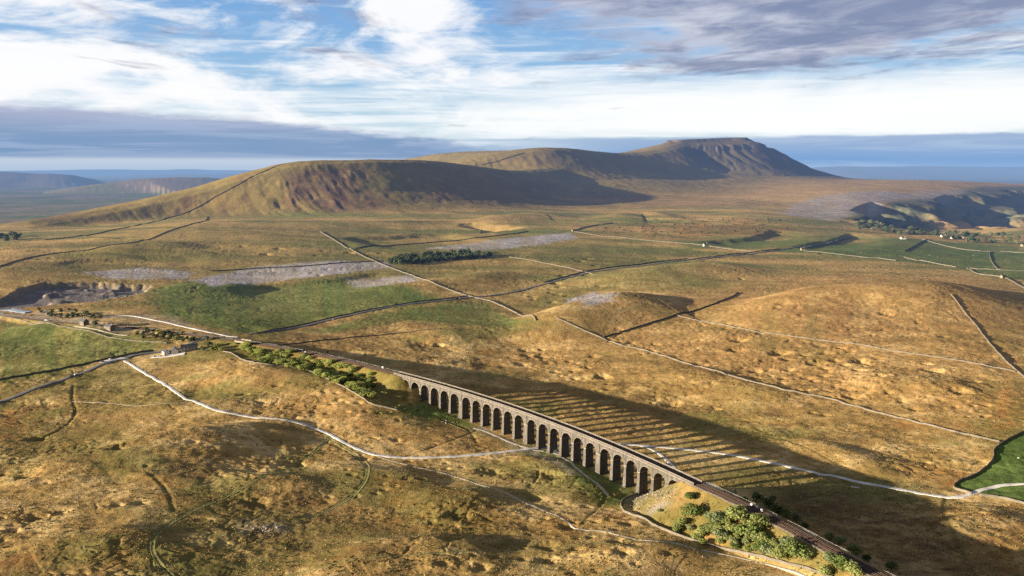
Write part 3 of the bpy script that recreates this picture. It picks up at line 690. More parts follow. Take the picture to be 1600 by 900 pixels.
def leafmat(name, a, b_, haze=False, tr=.35):
    m, nt, b = newmat(name, .75, .25); oi = nt.nodes.new('ShaderNodeObjectInfo'); g = nt.nodes.new('ShaderNodeNewGeometry')
    n = noise(nt, g.outputs['Position'], 1.1, 3, .6); f = Mth(nt, 'ADD', Mth(nt, 'MULTIPLY', n, .8), Mth(nt, 'MULTIPLY', oi.outputs['Random'], .5))
    c = ramp(nt, f, (.35, a), (.85, b_)); nt.links.new(c, b.inputs['Base Color'])
    t = nt.nodes.new('ShaderNodeBsdfTranslucent'); nt.links.new(c, t.inputs[0]); mx = nt.nodes.new('ShaderNodeMixShader'); mx.inputs[0].default_value = tr
    nt.links.new(b.outputs[0], mx.inputs[1]); nt.links.new(t.outputs[0], mx.inputs[2]); nt.links.new(mx.outputs[0], nt.nodes['Material Output'].inputs[0])
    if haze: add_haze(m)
    return m
M['leaf_a'] = leafmat('willow_leaf', (.165,.195,.06), (.31,.345,.12))
M['leaf_b'] = leafmat('fresh_leaf', (.095,.135,.035), (.185,.235,.07))
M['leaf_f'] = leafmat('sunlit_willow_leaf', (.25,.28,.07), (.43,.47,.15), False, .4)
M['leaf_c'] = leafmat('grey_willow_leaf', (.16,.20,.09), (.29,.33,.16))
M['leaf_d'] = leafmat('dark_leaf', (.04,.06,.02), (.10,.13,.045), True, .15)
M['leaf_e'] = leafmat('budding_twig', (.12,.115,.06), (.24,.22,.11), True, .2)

# ------------------------------------------------------------------ rushes and tussocks: nobody could count them
def tufts(name, label, n, seed, hue, hmin, hmax, y1, polys=None):
    rg = np.random.default_rng(seed); y = 430*(y1/430)**rg.random(n); x = (rg.random(n)*1.46-.73)*y
    g = fbm(x/38, y/28, seed, 3)+.6*fbm(x/9, y/7, seed+5, 2); k = g > .02
    d = np.minimum(np.minimum(pdist(x, y, RAIL_L, 40)[0], pdist(x, y, RAIL_R, 40)[0]), pdist(x, y, np.c_[[via_pt(q) for q in (0, 100, 200, 300, 400)]], 40)[0])
    k &= d > 9
    k &= ~inpoly(x, y, FIELD)
    for P in (TRACK, TRACK2): k &= pdist(x, y, P, 20)[0] > 3.6
    x, y = x[k], y[k]; m = len(x); z = zs(x, y); s_ = (hmin+(hmax-hmin)*rg.random(m)**2); a = rg.random(m)*6.28; w_ = s_*(.65+.5*rg.random(m))
    V = np.empty((m, 5, 3)); 
    for j in range(4):
        V[:, j, 0] = x+np.cos(a+j*1.571)*w_*(.8+.4*rg.random(m)); V[:, j, 1] = y+np.sin(a+j*1.571)*w_*(.8+.4*rg.random(m)); V[:, j, 2] = z-.12
    V[:, 4] = np.c_[x+rg.normal(size=m)*.12, y+rg.normal(size=m)*.12, z+s_]
    i = np.arange(m)[:, None]*5; F = np.vstack([np.c_[i+j, i+(j+1) % 4, i+4] for j in range(4)])
    c = np.array(hue[0])+(np.array(hue[1])-np.array(hue[0]))*rg.random((m, 1)); c = np.repeat(c*(.7+.6*rg.random((m, 1))), 5, 0)
    o = mesh_from(name, V.reshape(-1, 3), F, LAND, True, c); tag(o, label, 'grass', None, 'stuff'); return o

# ------------------------------------------------------------------ roads and tracks laid on the land
def frame(P):
    T = np.gradient(P[:, :2], axis=0); T /= np.linalg.norm(T, axis=1, keepdims=True)+1e-9
    return T, np.stack([-T[:, 1], T[:, 0]], 1)
def strip(name, P, half, mat, lift=.12, step_=None, rough=.0, kind='structure', far=True, zf=None, level=True):
    P = resample(P, step_ or max(1.5, half*.8)); T, Nn = frame(P); D = np.hypot(P[:, 0], P[:, 1]); l = lift+(np.maximum(D-700, 0)*.00035 if far else 0)
    offs = np.array([-1.15, -1, -.5, 0, .5, 1, 1.15]); V = []
    wv = half*(1+rough*np.array(fbm(P[:, 0]/9, P[:, 1]/9, 400, 3))); wv2 = half*(1+rough*np.array(fbm(P[:, 0]/9, P[:, 1]/9, 420, 3)))
    zc = None
    rows = []
    for o in offs:
        q = P[:, :2]+Nn*(o*np.where(o > 0, wv, wv2))[:, None]; z = zs(q[:, 0], q[:, 1]) if zf is None else zf(q, P)
        rows.append(np.c_[q, z])
    Z = np.stack([r[:, 2] for r in rows])
    top = Z[1:-1].max(0)*.55+Z[1:-1].mean(0)*.45
    if len(top) > 7 and level: top = np.maximum(np.convolve(np.pad(top, 2, 'edge'), np.ones(5)/5, 'valid'), top-.05)
    for k, r in enumerate(rows):
        z = np.maximum(top, r[:, 2]) if 0 < k < 6 else np.minimum(r[:, 2], top)-.5
        if 0 < k < 6: z = z+l
        V.append(np.c_[r[:, :2], z])
    V = np.stack(V, 1); n = len(P); m = len(offs); i = (np.arange(n-1)[:, None]*m+np.arange(m-1)).ravel()
    o = mesh_from(name, V.reshape(-1, 3), np.stack([i, i+m, i+m+1, i+1], 1)[:, ::-1], mat, True)
    if kind: o['kind'] = kind
    return o
TRACK = GL((195,563),(215,574),(240,590),(270,609),(300,625),(330,640),(365,647),(400,652),(440,657),(470,663),(500,671),(525,682),(548,698),(570,708),(592,713),(640,716),(700,714),(760,710),(800,706),(840,701),(875,698),(905,693))
TRACK2 = GL((905,693),(960,693),(985,695),(1050,700),(1110,706),(1170,716),(1250,733),(1350,755),(1400,765),(1440,772),(1475,776),(1502,777),(1522,771),(1545,763),(1575,758),(1610,757),(1680,757))
strip('farm_track', np.vstack([TRACK, TRACK2[1:]]), 2.0, M['gravel'], .14, rough=.4)
strip('path', GL((740,668),(765,675),(800,693),(830,703),(850,706)), 1.6, M['gravel2'], .1, rough=.5)
strip('path', GL((860,707),(880,716),(905,735),(930,752),(950,772)), 1.3, M['gravel2'], .08, rough=.6)
strip('path', GL((1003,697),(1025,705),(1043,720),(1060,735),(1100,755),(1130,770),(1165,790)), 1.7, M['gravel'], .1, rough=.4)
strip('path', GL((592,715),(640,727),(690,737),(745,754),(800,775),(845,796),(885,816),(905,829)), .8, M['gravel2'], .07, rough=.5)
strip('path', GL((905,829),(940,833),(1000,842),(1060,851),(1130,864),(1190,878),(1250,896),(1290,912)), .8, M['gravel2'], .07, rough=.5)
strip('path', GL((110,627),(180,631),(240,632),(305,628)), .45, M['gravel2'], .06, rough=.4)
strip('road', GL((-120,665),(-40,640),(0,628),(60,607),(120,585),(160,570),(190,560),(215,553),(250,549),(272,546),(300,536),(322,527)), 3.3, M['asphalt'], .2)
strip('road', GL((388,523),(415,519),(450,514),(500,503),(560,490),(600,481),(640,475),(690,470),(730,465),(765,463),(800,457),(835,448),(870,439),(900,431),(930,424),(990,417),(1050,409),(1100,403),(1150,399),(1220,391),(1290,382),(1330,372)), 3.4, M['asphalt'], .25)
strip('parking_area', GL((158,568),(172,563),(185,561),(200,558)), 4.5, M['gravel'], .1, rough=.3)
strip('water', GL((-60,478),(0,482),(25,485),(45,488)), 6, M['water'], .1, rough=.5)['kind'] = 'structure'
strip('farm_track', GL((160,497),(180,494),(205,493),(235,498),(262,504),(290,511),(325,518),(352,524),(372,527)), 2.2, M['gravel'], .16, rough=.2)
strip('farm_track', GL((118,509),(140,512),(165,518),(200,524)), 1.6, M['gravel2'], .16, rough=.4)
strip('yard', GL((238,556),(262,555),(289,552)), 5, M['gravel'], .12, rough=.2)
strip('farm_track', GL((1185,793),(1225,812),(1260,833),(1300,862),(1340,885)), 1.2, M['gravel2'], .1, rough=.5)

for _P, _o in ((GL((508,681),(540,703),(572,722),(574,745),(552,775),(505,800),(455,815)), (0, 2.6)), (GL((510,684),(490,706),(460,725),(420,742),(330,785),(262,818),(236,842),(235,870),(270,905)), (0, 2.4)), (GL((400,905),(560,873),(700,862),(860,858),(1000,842)), (0,)), (GL((690,655),(755,684)), (0,))):
    for _d in _o:
        _q = resample(_P, 3.); _T, _N = frame(_q); strip('grass_track', _q+_N*_d, .5, M['worngrass'], .1, rough=.7)
tufts('rushes', 'dark clumps of rushes dotted over the moor', 60000, 611, ((.07,.065,.025), (.16,.14,.045)), .35, .95, 1250)
tufts('tussock_grass', 'pale tussocks of moor grass', 60000, 733, ((.26,.17,.065), (.52,.36,.15)), .25, .7, 1000)
# ------------------------------------------------------------------ dry stone walls
def wall(label, pts, h=1.35, wd=.65, mat='drywall', group=None, raw=None):
    Q = G(*pts); dq = np.hypot(Q[:, 0], Q[:, 1]); Q = Q[dq < np.median(dq)*1.45]; P = resample(smooth(Q, 1), 2.2); T, Nn = frame(P); D = float(np.median(np.hypot(P[:, 0], P[:, 1]))); k = 1+max(0, D-1500)/5000
    P = P+Nn*(.35*np.array(fbm(np.arange(len(P))/3., np.zeros(len(P)), 77, 2)))[:, None]
    gap = np.array(pn(np.arange(len(P))/4.3, np.zeros(len(P)), 78)); hv = h*k*(1+.16*np.array(pn(np.arange(len(P))/2.1, np.ones(len(P))*.3, 79)))*np.where(gap < -.62, .45, 1)
    z = zs(P[:, 0], P[:, 1]); V = []
    for o, t in ((-1, 0), (-.62, 1), (.62, 1), (1, 0)):
        q = P[:, :2]+Nn*(o*wd*.5*k*(1.0)); zz = zs(q[:, 0], q[:, 1])
        V.append(np.c_[q, (z+hv) if t else np.minimum(zz, z)-.6])
    V = np.stack(V, 1); n = len(P); i = (np.arange(n-1)[:, None]*4+np.arange(3)).ravel()
    F = np.stack([i, i+1, i+5, i+4], 1); F = np.vstack([F, [[0, 3, 2, 1]], [[4*n-4, 4*n-3, 4*n-2, 4*n-1]]])
    o = mesh_from('drystone_wall', V.reshape(-1, 3), F, M[mat], False); tag(o, label, 'wall', group); return o
wall('long drystone wall dropping from the fell foot past the dark wood to the main road', [(475,340),(487,350),(500,362),(520,374),(545,388),(575,403),(600,415),(625,424),(650,432),(675,443),(700,452),(735,464),(765,470),(790,481),(815,492),(837,501)], 1.7, .9)
wall('pale drystone wall crossing the brown moor behind the viaduct', [(868,498),(885,504),(905,513),(930,524),(950,532),(975,540),(1010,548),(1045,559),(1080,570),(1115,580),(1150,590),(1182,598),(1215,608),(1250,615),(1290,622),(1330,634),(1370,645),(1410,655),(1450,665),(1510,680),(1562,691)], 1.5, .8)
wall('drystone wall across the upper moor, above the longest pale wall', [(1055,492),(1100,503),(1150,512),(1190,519),(1230,525),(1280,532),(1330,537),(1375,545),(1420,552),(1460,559),(1500,565),(1545,573),(1587,581)], 1.4, .75)
wall('dark drystone wall along the foot of the long smooth drumlin', [(943,527),(975,518),(1010,508),(1035,500),(1060,491),(1090,484),(1122,474),(1142,465),(1154,457)], 2.0, .9, 'drywall_dark')
wall('drystone wall running down the far right moor to the frame edge', [(1485,460),(1495,471),(1505,485),(1518,500),(1530,515),(1545,535),(1560,553),(1580,572),(1602,592),(1640,620)], 1.7, .8)
wall('winding drystone wall around the bright green pasture', [(1640,655),(1600,674),(1570,690),(1552,703),(1553,720),(1535,735),(1515,747),(1492,757),(1489,763),(1505,769),(1518,773)], 1.8, .85)
wall('drystone wall below the green pasture, right of the track gateway', [(1530,775),(1550,776),(1575,780),(1600,787),(1650,800),(1700,815)], 1.8, .85)
wall('curved drystone wall around the foot of the embankment right of the arches', [(1002,768),(985,773),(973,781),(969,792),(975,801),(990,808),(1015,817),(1030,826),(1050,834),(1100,849),(1150,861),(1200,873),(1240,884),(1275,893),(1310,908),(1340,925)], 1.5, .8)
wall('drystone wall below the shrubby embankment left of the viaduct', [(343,547),(365,555),(393,568),(415,571),(450,572),(475,577),(500,586),(520,596),(540,606),(560,618),(582,633),(600,636),(622,641)], 1.4, .7)
wall('dark drystone wall across the lower left hillside', [(-60,435),(0,417),(25,408),(50,401),(100,394),(150,389),(200,380),(240,371),(270,359),(300,350),(322,345),(324,338)], 1.5, .9, 'drywall_dark')
wall('drystone wall climbing the left shoulder of the nearest fell to its crest', [(70,374),(130,369),(200,355),(250,342),(285,334),(305,326),(330,311),(352,300),(375,288),(402,273),(425,263),(443,257.5),(455,257)], 1.5, .9, 'drywall_dark')
wall('thin drystone wall between the dark wood and the main road', [(795,402),(830,407),(860,413),(895,420),(926,428)], 1.5, .8)
wall('long thin wall over the distant brown pasture centre right', [(895,362),(940,368),(1000,374),(1050,379),(1090,382),(1130,388),(1180,394)], 1.6, .9)
wall('short dark wall curving behind the distant pasture', [(898,361),(910,356),(930,352),(958,349)], 2.0, .9, 'drywall_dark')
wall('dark wall along the lower edge of the left green field', [(-20,599),(0,594),(40,587),(80,580),(120,572),(160,563),(185,557),(210,552),(240,547)], 1.9, 1.0, 'drywall_dark')
wall('pale wall beside the station lane above the pub', [(0,495),(40,501),(80,508),(130,515),(160,524),(190,530),(225,534),(262,537)], 1.3, .8)
wall('low wall under the left far green fields', [(1255,392),(1290,395),(1325,398),(1370,403),(1400,407)], 1.5, .9)
wall('pale wall slanting through the far green fields', [(1412,401),(1440,407),(1465,412),(1494,416)], 1.7, 1.0)
wall('pale wall curving over the far green fields to the right', [(1440,374),(1455,378),(1475,384),(1505,389),(1540,392),(1570,392),(1610,395)], 1.6, 1.0)
wall('short wall dividing the two far right green fields', [(1547,393),(1546,400),(1550,410),(1556,417),(1563,421)], 1.7, 1.0)
wall('pale wall zigzagging along the bottom of the far green fields', [(1510,417),(1520,424),(1530,429),(1550,431),(1570,434),(1582,440),(1600,450),(1625,466)], 1.8, 1.0)
wall('thin wall closing the lowest far green field', [(1512,417),(1540,421),(1570,423),(1610,424)], 1.4, .9)
wall('dark wall between the far green fields', [(1413,393),(1425,387),(1440,378),(1450,374)], 2.0, 1.0, 'drywall_dark')
wall('stretch of dark wall shadowing the left side of the main road', [(400,522),(450,511),(500,500.5),(560,487.5),(640,472.5),(690,467.5),(730,462.5)], 1.4, .8, 'drywall_dark')
wall('dark wall following the main road over the far moor', [(850,441),(870,436),(900,428),(930,421),(990,414),(1050,406.5),(1150,397),(1220,389)], 1.8, 1.0, 'drywall_dark')
wall('dark wall edge above the limestone pavement on the left', [(330,424),(400,420),(480,416),(560,409),(600,408)], 1.7, .9, 'drywall_dark')
wall('dark wall along the scar below the middle fell', [(555,387),(620,383),(700,377),(760,371),(825,362)], 1.9, 1.0, 'drywall_dark')
wall('wall rising over the second fell towards its round top', [(752,258),(775,253),(800,245),(820,239)], 1.8, 1., 'drywall_dark')
wall('thin dark wall across the rough ground behind the shadowed bank', [(430,540),(520,531),(560,527),(640,519),(690,514)], 1.2, .7, 'drywall_dark')

# ------------------------------------------------------------------ the viaduct
DW, TOP = 4.1, 30.0                    # half width, rail level
nB = 24; big = {6, 12, 18}
gaps = []; s0 = 7.0; total = _L-s0-6.5; unit = total/(nB*13.7+20*3.0+3*5.6+0); 
span = 13.7*unit; pw = 3.0*unit; pW = 5.6*unit
via = empty('railway_viaduct', (*via_pt(_L/2), 0)); tag(via, 'long grey stone railway viaduct of twenty four tall round arches crossing the moor', 'viaduct')
O = via_pt(_L/2)
def loc_of(s):
    p = via_pt(s)-O; d = via_dir(s); return p, d
def place(o, s):
    p, d = loc_of(s); o.location = (p[0], p[1], 0); o.rotation_euler = (0, 0, math.atan2(d[1], d[0])); return o
s = s0; edges = []
SPR = TOP-1.6-span/2-2.2               # springing height
for i in range(nB):
    edges.append((s, s+span)); s += span
    if i < nB-1: s += pW if (i+1) in big else pw
TOPW = TOP-.55
for i, (a, b) in enumerate(edges):
    c = (a+b)/2; r = span/2
    lw = (s0-0.2 if i == 0 else ((pW if i in big else pw)/2)); rw = (6.3 if i == nB-1 else ((pW if (i+1) in big else pw)/2))
    arc = [(-r*math.cos(math.pi*k/20), SPR+r*math.sin(math.pi*k/20)) for k in range(21)]
    mb = MB(); prof = [(-r-lw, SPR), *arc, (r+rw, SPR), (r+rw, TOPW), (-r-lw, TOPW)]
    # quads instead of one concave face: spandrel faces, barrel, ends, top
    for y, flip in ((-DW, 1), (DW, 0)):
        V = []; F = []
        tops = [(p[0], TOPW) for p in arc]
        V = [(x, y, z) for x, z in arc]+[(x, y, z) for x, z in tops]; n = 21
        F = [(k, k+1, k+1+n, k+n) for k in range(20)]
        V += [(-r-lw, y, SPR), (-r-lw, y, TOPW), (r+rw, y, SPR), (r+rw, y, TOPW)]
        F += [(42, 0, n, 43), (20, 44, 45, 41)]
        if not flip: F = [f[::-1] for f in F]
        mb.add(V, F)
    V = [(x, -DW, z) for x, z in arc]+[(x, DW, z) for x, z in arc]; mb.add(V, [(k, k+21, k+22, k+1) for k in range(20)])
    mb.add([(-r-lw, -DW, TOPW), (r+rw, -DW, TOPW), (r+rw, DW, TOPW), (-r-lw, DW, TOPW)], [(0, 1, 2, 3)])
    o = mb.build('arch', M['stone'], via); place(o, c)
    for y0, y1 in ((-DW-.07, -DW+.3), (DW-.3, DW+.07)):
        rg = MB(); V = []; F = []
        for k in range(21):
            th = math.pi*k/20; cx, cz = -math.cos(th), math.sin(th)
            V += [(cx*(r-.03), y0, SPR+cz*(r-.03)), (cx*(r+.85), y0, SPR+cz*(r+.85)), (cx*(r+.85), y1, SPR+cz*(r+.85)), (cx*(r-.03), y1, SPR+cz*(r-.03))]
        for k in range(20):
            q = 4*k; F += [(q, q+4, q+5, q+1), (q+1, q+5, q+6, q+2), (q+2, q+6, q+7, q+3), (q+3, q+7, q+4, q)]
        rg.add(V, F); put(rg.build('voussoir_ring', M['stone2']), o)
# piers
for i in range(nB-1):
    a = edges[i][1]; b = edges[i+1][0]; c = (a+b)/2; hw = (b-a)/2; wide = (i+1) in big
    p, d = via_pt(c), via_dir(c); gz_ = float(zs([p[0]], [p[1]])[0])
    H = SPR-gz_+3.5; bt = .026*H; mb = MB()
    z0, z1 = gz_-3.5, SPR
    def fr(x0, x1, y0, y1, za, zb, bx, by): mb.add([(x0-bx, y0-by, za), (x1+bx, y0-by, za), (x1+bx, y1+by, za), (x0-bx, y1+by, za), (x0, y0, zb), (x1, y0, zb), (x1, y1, zb), (x0, y1, zb)],
                     [(3, 2, 1, 0), (4, 5, 6, 7), (0, 1, 5, 4), (1, 2, 6, 5), (2, 3, 7, 6), (3, 0, 4, 7)])
    fr(-hw+.12, hw-.12, -DW+.1, DW-.1, z0, z1-.003, bt, bt*1.6)
    fr(-hw+.12-bt*.5-.5, hw-.12+bt*.5+.5, -DW-bt*1.3-.5, DW+bt*1.3+.5, gz_-3, gz_+1.1, .1, .1)
    o = mb.build('pier', M['stone'], via); place(o, c)
    im = MB(); im.box(-hw-.1, hw+.1, -DW-.22, DW+.22, SPR-.75, SPR-.15); put(im.build('impost_band', M['cope']), o)
    pl = MB()
    if wide:
        for sg in (-1, 1): put(MB().box(-hw+.5, hw-.5, sg*(DW+.45) if sg < 0 else DW-.2, -DW+.2 if sg < 0 else DW+.45, SPR-.1, TOPW-.35).build('pilaster', M['stone']), o)
    else:
        for sg in (-1, 1): put(MB().box(-.45, .45, sg*(DW+.18) if sg < 0 else DW-.2, -DW+.2 if sg < 0 else DW+.18, SPR-.1, TOPW-.35).build('pilaster', M['stone']), o)
# abutments
for s_, e_, nm in ((-6., s0-.02, 0), (edges[-1][1]+.02, _L+7, 1)):
    c = (s_+e_)/2; hw = (e_-s_)/2; mb = MB(); mb.box(-hw, hw, -DW+.02, DW-.02, -4, TOPW-.01)
    for sg in (-1, 1):      # wing wall sloping down with the bank
        x0, x1 = (-hw, hw) if nm == 0 else (hw, -hw); y0, y1 = sorted((sg*(DW-.3), sg*(DW+.75)))
        pr = [(x1, 2), (x1, TOPW-.6), (x0, TOPW-.6), (x0, TOPW-5)]
        mb.prism(pr if nm else pr[::-1], y0, y1)
    place(mb.build('abutment', M['stone'], via), c)
# parapets, string course, deck bed, as curved sweeps
def sweep(name, prof, mat, parent=None, sa=-6., sb=None, step_=5., line=None, org=None):
    sb = _L+7 if sb is None else sb; n = int((sb-sa)/step_)+2; V = []; m = len(prof); F = []
    for k in range(n):
        s_ = sa+(sb-sa)*k/(n-1); p = via_pt(s_)-O; d = via_dir(s_); nr_ = np.array([-d[1], d[0]])
        V += [(p[0]+nr_[0]*a, p[1]+nr_[1]*a, b) for a, b in prof]
    for k in range(n-1): F += [(k*m+j, k*m+(j+1) % m, (k+1)*m+(j+1) % m, (k+1)*m+j) for j in range(m)]
    F += [tuple(range(m-1, -1, -1)), tuple((n-1)*m+j for j in range(m))]
    return MB().add(V, F).build(name, mat, parent)
def rect(a, b, z0, z1): return [(a, z0), (a, z1), (b, z1), (b, z0)]
for sg in (-1, 1):
    pr = rect(*sorted((sg*(DW-.42), sg*(DW+.1))), TOPW+.003, TOP+1.05); q = sweep('parapet', pr, M['stone'], via)
    put(sweep('coping', rect(*sorted((sg*(DW-.5), sg*(DW+.2))), TOP+1.053, TOP+1.3), M['cope']), q)
    sweep('string_course', rect(*sorted((sg*(DW-.3), sg*(DW+.42))), TOPW-.32, TOPW+.02), M['cope'], via)
sweep('deck_bed', rect(-DW+.45, DW-.45, TOPW+.004, TOPW+.30), M['deckbed'], via)

# ------------------------------------------------------------------ railway track and lineside
LINE = np.vstack([RAIL_L[:-1], np.array([[*via_pt(x), 30.] for x in np.linspace(0, _L, 40)]), RAIL_R[1:]])
def ribbon(name, P, offs, mat, parent=None):
    """offs: list of (offset, dz) giving an open cross-section"""
    P = resample(P, 4.); T, Nn = frame(P); V = np.stack([np.c_[P[:, :2]+Nn*o, P[:, 2]+z] for o, z in offs], 1); n, m = len(P), len(offs)
    i = (np.arange(n-1)[:, None]*m+np.arange(m-1)).ravel(); o = mesh_from(name, V.reshape(-1, 3), np.stack([i, i+1, i+m+1, i+m], 1)[:, ::-1], mat, False)
    if parent is not None: put(o, parent)
    return o
for P in (RAIL_L, RAIL_R):
    o = ribbon('trackbed', P, [(-5.4, -1.4), (-4.4, -.52), (4.4, -.52), (5.4, -1.4)], M['ballast']); o['kind'] = 'structure'
def rails(label, P, off):
    r = empty('railway_track', (0, 0, 0)); tag(r, label, 'railway track')
    for g in (-.72, .72):
        a = off+g; ribbon('rail', P, [(a-.09, -.22), (a-.09, -.03), (a+.09, -.03), (a+.09, -.22)], M['rail'], r)
    Q = resample(P, .75); T, Nn = frame(Q); mb = MB(); V = []; F = []
    for k in range(len(Q)):
        if k % 2: continue
        c = Q[k, :2]+Nn[k]*off; t = T[k]*.13*2; n_ = Nn[k]*1.25; z0, z1 = Q[k, 2]-.53, Q[k, 2]-.225; b = len(V)
        for zz in (z0, z1):
            for a, e in ((-1, -1), (1, -1), (1, 1), (-1, 1)): V.append((*(c+t*a+n_*e), zz))
        F += [(b+4, b+5, b+6, b+7), (b, b+1, b+5, b+4), (b+1, b+2, b+6, b+5), (b+2, b+3, b+7, b+6), (b+3, b, b+4, b+7)]
    o = mesh_from('sleepers', V, [f for f in F], M['sleeper'], False); put(o, r); o['kind'] = 'stuff'; return r
VL = np.array([[*via_pt(x), 30.] for x in np.linspace(-2, _L+2, 40)])
rails('single rusty railway track running along the deck of the viaduct', VL, 0.)
rails('left hand railway track on the embankment beyond the left end of the viaduct', RAIL_L, 1.7)
rails('nearer railway track on the embankment beyond the left end of the viaduct', RAIL_L, -1.7)
rails('far side railway track on the embankment in the lower right corner', RAIL_R, 1.7)
rails('near side railway track on the embankment in the lower right corner', RAIL_R, -1.7)
def fence(label, P, off, zf, sp=3.):
    Q = resample(P, sp); T, Nn = frame(Q); r = empty('post_fence', (0, 0, 0)); tag(r, label, 'fence'); q = Q[:, :2]+Nn*off; z = zs(q[:, 0], q[:, 1])
    mb = MB()
    for (x, y), h in zip(q, z): mb.box(x-.11, x+.11, y-.11, y+.11, h-.4, h+1.35)
    o = mb.build('posts', M['wood'], r); o['kind'] = 'stuff'
    for hh in (.5, 1.1):
        V = []
        for (x, y), h in zip(q, z): V += [(x, y, h+hh-.05), (x, y, h+hh+.05)]
        F = [(2*k, 2*k+1, 2*k+3, 2*k+2) for k in range(len(q)-1)]; mesh = mesh_from('wire', V, F, M['galv'], False); put(mesh, r)
fence('wooden post fence on the far side of the railway, lower right corner', RAIL_R, 6.6, None)
fence('wooden post fence on the near side of the railway, lower right corner', RAIL_R, -6.4, None)
fence('wooden post fence on the far side of the railway left of the viaduct', RAIL_L, 6.6, None, 4.)

# lineside cabinets
def cabinet(label, px, py, z, w_=1.5, h_=1.9, d_=1., group=None, rz=-.9):
    x, y = at_z(px, py, z); x, y = float(x), float(y); zz = float(zs([x], [y])[0])
    r = empty('equipment_cabinet', (x, y, zz), rz); tag(r, label, 'cabinet', group)
    MB().box(-w_/2-.1, w_/2+.1, -d_/2-.1, d_/2+.1, -.5, .12).build('plinth', M['cope'], r)
    MB().box(-w_/2, w_/2, -d_/2, d_/2, .123, h_).build('housing', M['steelw'], r)
    MB().box(-w_/2-.08, w_/2+.08, -d_/2-.08, d_/2+.08, h_+.003, h_+.12, .1, .1).build('lid', M['steelw'], r)
    o = MB().box(-w_/2+.06, -.02, -d_/2-.03, -d_/2-.003, .25, h_-.1).build('door', M['galv'], r)
    return r
cabinet('white lineside cabinet right of the viaduct, farthest of the three', 1174.5,786,31.5)
cabinet('white lineside cabinet right of the viaduct, middle one of the three', 1182.5,789.5,31.5)
cabinet('white lineside cabinet right of the viaduct, nearest of the three', 1190.5,794.5,31.5)
cabinet('long white cabinet beside the track above the left embankment shrubs', 470,546.5,31.5, 5.5, 2.2, 1.6, None, -.35)
cabinet('small white cabinet on the track edge just right of the long white one', 477,549.5,31, 1.8, 1.5, 1.2, None, -.35)
cabinet('small white cabinet on the track edge near the left end of the viaduct', 598,573,31, 2.0, 2.2, 1.4, None, -.4)

# ------------------------------------------------------------------ trees
def crown_mesh(name, seed, lobes, n, leaf, mat, flat=.8):
    rg = np.random.default_rng(seed); V = []; F = []; L = []
    for k in range(lobes):
        a = rg.uniform(0, 6.28); rr = rg.uniform(.0, .36); L.append((math.cos(a)*rr, math.sin(a)*rr, rg.uniform(.34, .70), rg.uniform(.20, .36)))
    L.append((0, 0, .42, .38)); per = n//len(L); b = 0
    for cx, cy, cz, r in L:
        for k in range(per):
            d = rg.normal(size=3); d /= np.linalg.norm(d); q = r*rg.uniform(.35, 1.0)**.4*(1+.12*math.sin(5*d[0]+seed)*math.cos(4*d[2]+k % 3)); p = np.array((cx, cy, cz))+d*q*np.array((1, 1, flat))
            if p[2] < .05: continue
            nn_ = d+rg.normal(size=3)*.55; nn_ /= np.linalg.norm(nn_); t = np.cross(nn_, rg.normal(size=3)); t /= np.linalg.norm(t)+1e-9; u = np.cross(nn_, t); s_ = leaf*rg.uniform(.6, 1.25)
            V += [p-t*s_-u*s_*.6, p+t*s_*.8-u*s_*.7, p+t*s_+u*s_*.6, p-t*s_*.7+u*s_*.8]; F.append((b, b+1, b+2, b+3)); b += 4
    o = mesh_from(name, V, F, mat, False, link=False); return o.data
def trunk_mesh(seed):
    rg = random.Random(seed); mb = MB(); mb.tube([(0, 0, -.12), (.01, 0, .12), (.03, .01, .3), (.02, .02, .55)], [.045, .035, .026, .012], 6)
    for k in range(5):
        a = rg.uniform(0, 6.28); mb.tube([(.02, .0, .12+.05*k), (.14*math.cos(a), .14*math.sin(a), .3+.05*k), (.26*math.cos(a), .26*math.sin(a), .48+.04*k)], [.018, .012, .005], 5)
    o = mb.build('trunk', M['bark'], link=False); return o.data
TR = [trunk_mesh(k) for k in range(3)]
CR = {k: [crown_mesh('crown', 10*j+ord(k), 6, 900, .042, M['leaf_'+k]) for j in range(3)] for k in 'abcf'}
CR['d'] = [crown_mesh('crown', 70+j, 5, 420, .06, M['leaf_d'], 1.) for j in range(3)]
CR['e'] = [crown_mesh('crown', 80+j, 5, 420, .05, M['leaf_e'], 1.) for j in range(3)]
_tc = [0]
def tree(name, label, cat, x, y, size, kind, group=None, hs=1., parts=True):
    z = float(zs([x], [y])[0]); k = _tc[0] % 3; _tc[0] += 1
    rz = random.uniform(0, 6.28); sc_ = (size*random.uniform(.9, 1.1), size*random.uniform(.9, 1.1), size*hs)
    if parts:
        r = empty(name, (x, y, z-.05), rz); tag(r, label, cat, group)
        for nm, me in (('crown', CR[kind][k]), ('trunk', TR[k])):
            o = bpy.data.objects.new(nm, me); COL.objects.link(o); o.scale = sc_; put(o, r)
    else:
        r = bpy.data.objects.new(name, CR[kind][k]); COL.objects.link(r); r.location = (x, y, z-.06*size); r.rotation_euler = (0, 0, rz); r.scale = sc_; tag(r, label, cat, group)
    return r
def scatter(poly, n, dmin, seed):
    rg = random.Random(seed); W_ = G(*poly); out = []; x0, y0 = W_.min(0); x1, y1 = W_.max(0); t = 0
    while len(out) < n and t < n*400:
        t += 1; x, y = rg.uniform(x0, x1), rg.uniform(y0, y1)
        if not inpoly(np.array([x]), np.array([y]), W_)[0]: continue
        if any((x-a)**2+(y-b)**2 < dmin*dmin for a, b in out): continue
        out.append((x, y))
    return out
gl_ = 'willow shrubs along the bank left of the viaduct'
bank = [(376,538),(413,545),(461,552),(493,562),(531,571),(560,580),(590,590),(583,606),(586,625),(563,621),(531,601),(493,586),(461,575),(413,568),(384,553)]
